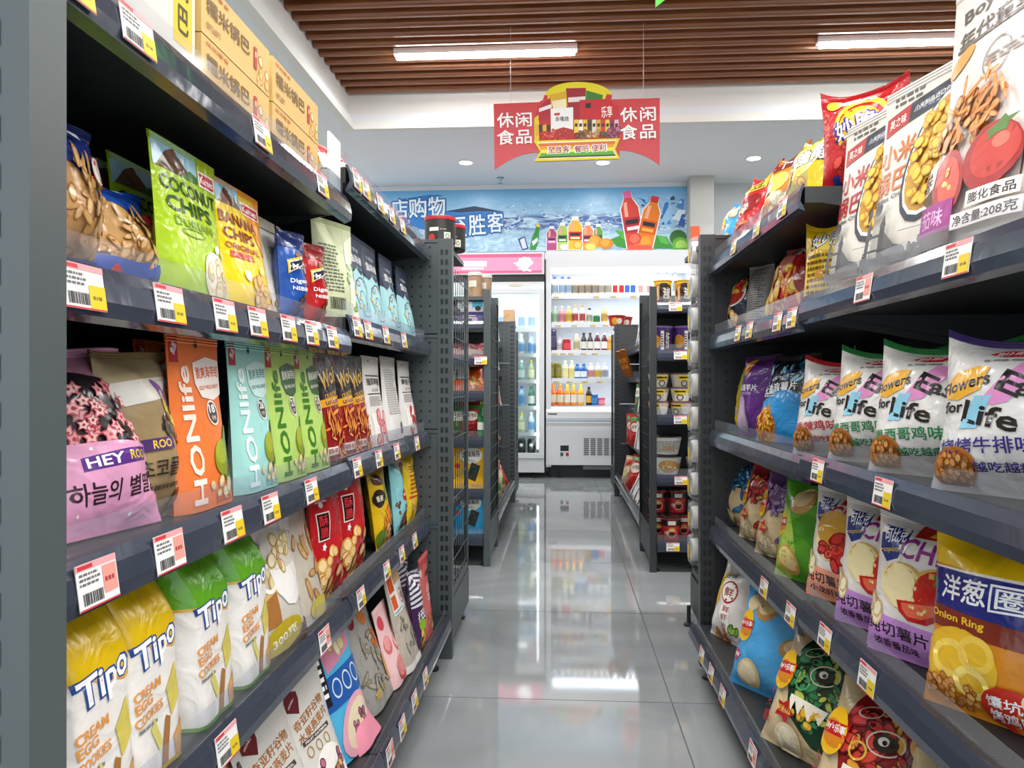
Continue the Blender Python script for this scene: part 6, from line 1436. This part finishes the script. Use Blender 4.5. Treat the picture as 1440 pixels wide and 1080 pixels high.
lay(hm, lambda u, v: np.stack([dx_a + .02 + u * hw, YF - .026 + 0 * u, 1.855 + v * .17], -1), [('R', 0, .82, 1, 1, HR), ('R', 0, 0, 1, .1, HR), ('E', hdx(737), .45, .03, .05, HE), ('P', [(hdx(726), .35), (hdx(731), .75), (hdx(744), .8), (hdx(750), .5), (hdx(742), .25)], HE), ('P', [(hdx(722), .5), (hdx(728), .55), (hdx(728), .42)], HE), ('P', [(hdx(728), .2), (hdx(746), .06), (hdx(748), .12), (hdx(732), .26)], HE), ('R', hdx(650), .35, hdx(684), .62, HE), ('R', hdx(650), .2, hdx(680), .28, HE)], hw, .17, 1, 1, 'c', .001)
part(hm, 'light_panel', dc, hd, fix=False)
part(MB().box(dx_a, dx_b, YF, YF + .03, 1.715, 1.775, CW), 'top_rail', dc)
bxx = XZ_at(716, 402, YF)[0]
part(MB().box(bxx, bxx + .11, YF - .004, YF, 1.735, 1.755, mat('#b8b09a', .3, .6)), 'badge', dc)
mid = (dx_a + dx_b) / 2
for x0, x1 in ((dx_a, mid - .003), (mid + .003, dx_b)):
    fr = MB(); fr.box(x0, x0 + .045, YF - .02, YF + .02, .18, 1.715, CW).box(x1 - .045, x1, YF - .02, YF + .02, .18, 1.715, CW).box(x0 + .045, x1 - .045, YF - .02, YF + .02, .18, .225, CW).box(x0 + .045, x1 - .045, YF - .02, YF + .02, 1.67, 1.715, CW)
    dr = part(fr, 'door', dc)
    part(MB().box(x0 + .045, x1 - .045, YF - .004, YF + .004, .225, 1.67, GLASS), 'glass_pane', dc, dr)
    part(MB().box(x0 + .012, x0 + .03, YF - .045, YF - .02, .8, 1.15, CG), 'handle', dc, dr)
feet(dc, [(dx_b - .1, YF + .05), (dx_a + .1, YF + .05)])
DZ = [1.36, 1.125, .885, .645, .405, .215]
for z in DZ[:-1]:
    o = part(MB().box(dx_a + .04, dx_b - .04, YF + .06, YK - .03, z - .012, z - .001, mat('#dfe6ea', .3)), 'shelf', dc)
    part(MB().box(dx_a + .04, dx_b - .04, YF + .052, YF + .06, z - .03, z + .006, mat('#e6ecf0', .2)), 'price_strip', dc, o)
part(MB().box(dx_b - .068, dx_b - .05, YF + .024, YF + .045, .26, 1.66, emit('cooler_tube', '#f2f8ff', 4)), 'light_tube', dc)
tube_light(dc, dx_a + .06, dx_b - .06, YF + .06, 1.69, 3, (R(20), 0, 0))
for z in DZ[:-1]: tube_light(dc, dx_a + .06, dx_b - .06, YF + .07, z - .02, .8, (R(20), 0, 0), .02)
tag(dc, 'glass-door drinks cooler with a pink lit header', 'cooler')
# drinks
def bottle(px, Y, z, h, r0, body, cap, label_c, text, kind='bottle', lab2=None, X=None):
    m = mat(body, .15); c = mat(cap, .35)
    if kind == 'bottle':
        pf = [(r0 * .9, 0), (r0, .008), (r0, h * .6), (r0 * .75, h * .72), (r0 * .4, h * .84), (r0 * .38, h * .9)]
        pt = [('cap', [(r0 * .46, h * .885), (r0 * .46, h * .98), (r0 * .4, h)], c), ('label', [(r0 * 1.03, h * .14), (r0 * 1.03, h * .52)], mat(label_c, .4))]
    elif kind == 'can':
        pf = [(r0 * .85, 0), (r0, .006), (r0, h * .92), (r0 * .85, h * .97), (r0 * .85, h)]
        pt = [('cap', [(r0 * .86, h), (r0 * .84, h + .003)], c), ('label', [(r0 * 1.02, h * .2), (r0 * 1.02, h * .7)], mat(label_c, .4))]
    else:
        pf = [(r0, 0), (r0 * 1.02, h * .7), (r0 * .5, h * .86), (r0 * .3, h * .9)]
        pt = [('cap', [(r0 * .34, h * .89), (r0 * .34, h)], c), ('label', [(r0 * 1.04, h * .1), (r0 * 1.06, h * .45)], mat(label_c, .4))]
    x = XZ_at(px, 540, Y)[0] if X is None else X
    return lathe_thing('drink_' + ('can' if kind == 'can' else 'carton' if kind == 'carton' else 'bottle'), pf, m, None, text, kind if kind != 'carton' else 'carton', (x, Y, z), None, parts=pt, n=4 if kind == 'carton' else 14, rz=PI / 4 if kind == 'carton' else 0)
rows = [
    [(781, .17, .03, '#c4bfae', '#26398a', '#7f95a8', 'bottle', 'cream bottle with a blue cap')] * 3 + [(0, .16, .03, '#b5a58c', '#c8c4ba', '#7d7466', 'bottle', 'beige milk-tea bottle')] * 4 + [(0, .16, .03, '#cfc8b8', '#cac6bc', '#8f8a7c', 'bottle', 'white milk bottle')] * 2 + [(0, .19, .026, '#e8e6e6', '#e8e8e8', '#b8101a', 'carton', 'white and red milk carton')] * 2 + [(0, .19, .026, '#e4e6ea', '#e8e8e8', '#2a56b4', 'carton', 'white and blue milk carton')] * 2 + [(0, .18, .026, '#d8d4d2', '#d0cccc', '#c08a88', 'carton', 'plain white milk carton')] * 2 + [(0, .21, .026, '#b8c4cc', '#1c1c20', '#8a9aa4', 'bottle', 'clear bottle with a black cap')] * 3,
    [(779, .16, .028, '#a9c4ae', '#d0d8d0', '#7fa888', 'bottle', 'pale green drink bottle'), (0, .16, .028, '#d8a0a4', '#e0d0d0', '#c06a74', 'bottle', 'pale pink drink bottle'), (0, .16, .028, '#d8c070', '#e0dcc0', '#b89a30', 'bottle', 'pale yellow drink bottle'), (0, .17, .024, '#e0d8c8', '#c8a44a', '#a83a3a', 'bottle', 'small yogurt bottle with a gold cap'), (0, .17, .024, '#e0d8c8', '#c8a44a', '#b84a3a', 'bottle', 'small yogurt bottle with a golden cap'), (0, .14, .026, '#c8ccc0', '#2a3a2a', '#8f9a84', 'bottle', 'small white bottle with a dark cap'), (0, .07, .028, '#2f7a4a', '#e8e8e4', '#1f6a3a', 'can', 'green yogurt cup'), (0, .16, .028, '#d8c28a', '#e0d8c0', '#b89040', 'bottle', 'cream coloured drink bottle')],
    [(780, .2, .034, '#3a3450', '#2a2638', '#4a4466', 'can', 'dark purple drink can'), (0, .13, .026, '#d0cccc', '#d0cccc', '#b0a8a8', 'bottle', 'small white bottle'), (0, .11, .034, '#b8242e', '#d8d0d0', '#d8404a', 'can', 'red drink cup'), (0, .16, .027, '#c8c0a0', '#e4e0d4', '#a8a078', 'bottle', 'beige tea bottle'), (0, .17, .025, '#2a241f', '#1f1b18', '#dcd8d0', 'bottle', 'black coffee bottle'), (0, .17, .025, '#2a241f', '#1f1b18', '#d2cec6', 'bottle', 'dark coffee bottle'), (0, .17, .027, '#5a1f24', '#e8e0e0', '#ece6e4', 'bottle', 'dark red juice bottle'), (0, .17, .027, '#5a1f24', '#e8e0e0', '#e6dedc', 'bottle', 'deep red juice bottle'), (0, .15, .027, '#c88a2a', '#e8dcc0', '#d8a850', 'bottle', 'amber tea bottle')],
    [(778, .15, .027, '#7a7434', '#c8c83a', '#8a8440', 'can', 'olive green drink can'), (0, .15, .027, '#7a7434', '#c8c83a', '#948e48', 'can', 'olive green tall drink can'), (0, .17, .027, '#d8d4a8', '#e8e6da', '#e8dfa8', 'bottle', 'pale lemon drink bottle'), (0, .17, .027, '#dcd49c', '#e8e6da', '#d8cc80', 'bottle', 'pale yellow lemon drink bottle'), (0, .14, .03, '#1f5aa8', '#2a62b4', '#dfe8f0', 'bottle', 'blue and white milk bottle'), (0, .14, .03, '#1f5aa8', '#2a62b4', '#d4e0ec', 'bottle', 'blue and white yogurt bottle'), (0, .15, .028, '#ccccd0', '#d4d0d0', '#c07a7a', 'bottle', 'white bottle with a pink label'), (0, .15, .028, '#d0d0c8', '#d4d0d0', '#c0a040', 'bottle', 'white bottle with a yellow label'), (0, .15, .028, '#c8ccd2', '#d4d0d0', '#8a94a0', 'bottle', 'white bottle with a grey label')],
    [(779, .19, .03, '#e06a14', '#e07a24', '#d8d0b8', 'bottle', 'orange soda bottle'), (0, .19, .03, '#e06a14', '#e07a24', '#d4ccb0', 'bottle', 'orange soda bottle with a pale label'), (0, .19, .027, '#e08a1c', '#e8c42a', '#dcd8d0', 'bottle', 'amber juice bottle with a yellow cap'), (0, .19, .027, '#e08a1c', '#e8c42a', '#d0d0d4', 'bottle', 'orange juice bottle with a yellow cap'), (0, .19, .027, '#e0a02c', '#e8c42a', '#dcd4c0', 'bottle', 'golden juice bottle with a yellow cap'), (0, .17, .026, '#241a18', '#2a1f1c', '#d8a43a', 'bottle', 'cola bottle'), (0, .1, .03, '#2a6ab4', '#c8d4dc', '#3a86c8', 'can', 'blue drink can'), (0, .07, .03, '#d8607a', '#e8dce0', '#e890a0', 'can', 'pink drink can')]]
# where the photo shows each drink
PX = [[780, 791, 800, 809, 818, 827, 837, 846, 855, 865, 874, 882, 890, 901, 913, 926, 938, 950], [780, 790, 800, 809, 819, 829, 839, 850], [777, 787, 797, 811, 821, 830, 840, 850, 858], [776, 785, 795, 804, 812, 821, 831, 841, 851], [778, 788, 798, 807, 817, 828, 836, 846]]
for i, rw in enumerate(rows):
    for j, (it, px) in enumerate(zip(rw, PX[i])):
        _, h, r0, body, cap, lc, kind, lb = it
        bottle(px, YF + .13, OZ[i], h, r0 * 1.08, body, cap, lc, f'{lb}, {ORD[j] if j < 16 else ("second last", "last")[j - 16]} from left, {("top", "second", "third", "fourth", "lowest")[i]} open cooler deck', kind)
rr_ = random.Random(9)
pal = [('#7aa8a0', '#e8ecec', '#cfe0dc', 'pale green'), ('#3f7a5a', '#2f8a4a', '#e0e6d8', 'green'), ('#8fb8d8', '#3a6ab8', '#5a94cc', 'blue'), ('#c8d8e0', '#e4e8ec', '#6aa0d0', 'clear'), ('#a8b88a', '#c8c83a', '#e4e4c0', 'yellow-green')]
for i, z in enumerate(DZ):
    for j, X in enumerate((-.28, -.37, -.46, -.55, -.64)):
        if i < 5:
            p = pal[(i * 2 + j) % 5] if i else pal[3]
            bottle(0, YF + .14, z, .185 if i else .2, .03, p[0], p[1], p[2], f'{p[3]} bottle, {ORD[j]} from the right on the {ORD[i]} door cooler shelf', 'bottle', X=X)
        else:
            o = bottle(0, YF + .13, z, .13, .036, '#1b1d20', '#2a2c30', '#1f2124', f'black drink can at the foot of the door cooler, {ORD[j]} from the right', 'can', X=X)
            MB().lathe([(.016, 0), (.016, .002)], mat('#e4e4e2', .4), 14).build('white_mark', o)
            mk = o.children[-1]; mk.rotation_euler = (R(90), 0, 0); mk.location = (0, -.0365, .075)
for i, z in enumerate(OZ[:-1]):
    for j, px in enumerate(((781, 838, 862, 890), (784, 807, 833, 851), (780, 791, 802, 820, 836), (782, 800, 822, 843))[i]):
        ptag((XZ_at(px, 540, YF + .05)[0], YF + .0505, z - .036), 0, f'small price tag on the {("top", "second", "third", "fourth")[i]} open cooler shelf edge, {ORD[j]} from the left', False, 1.0)
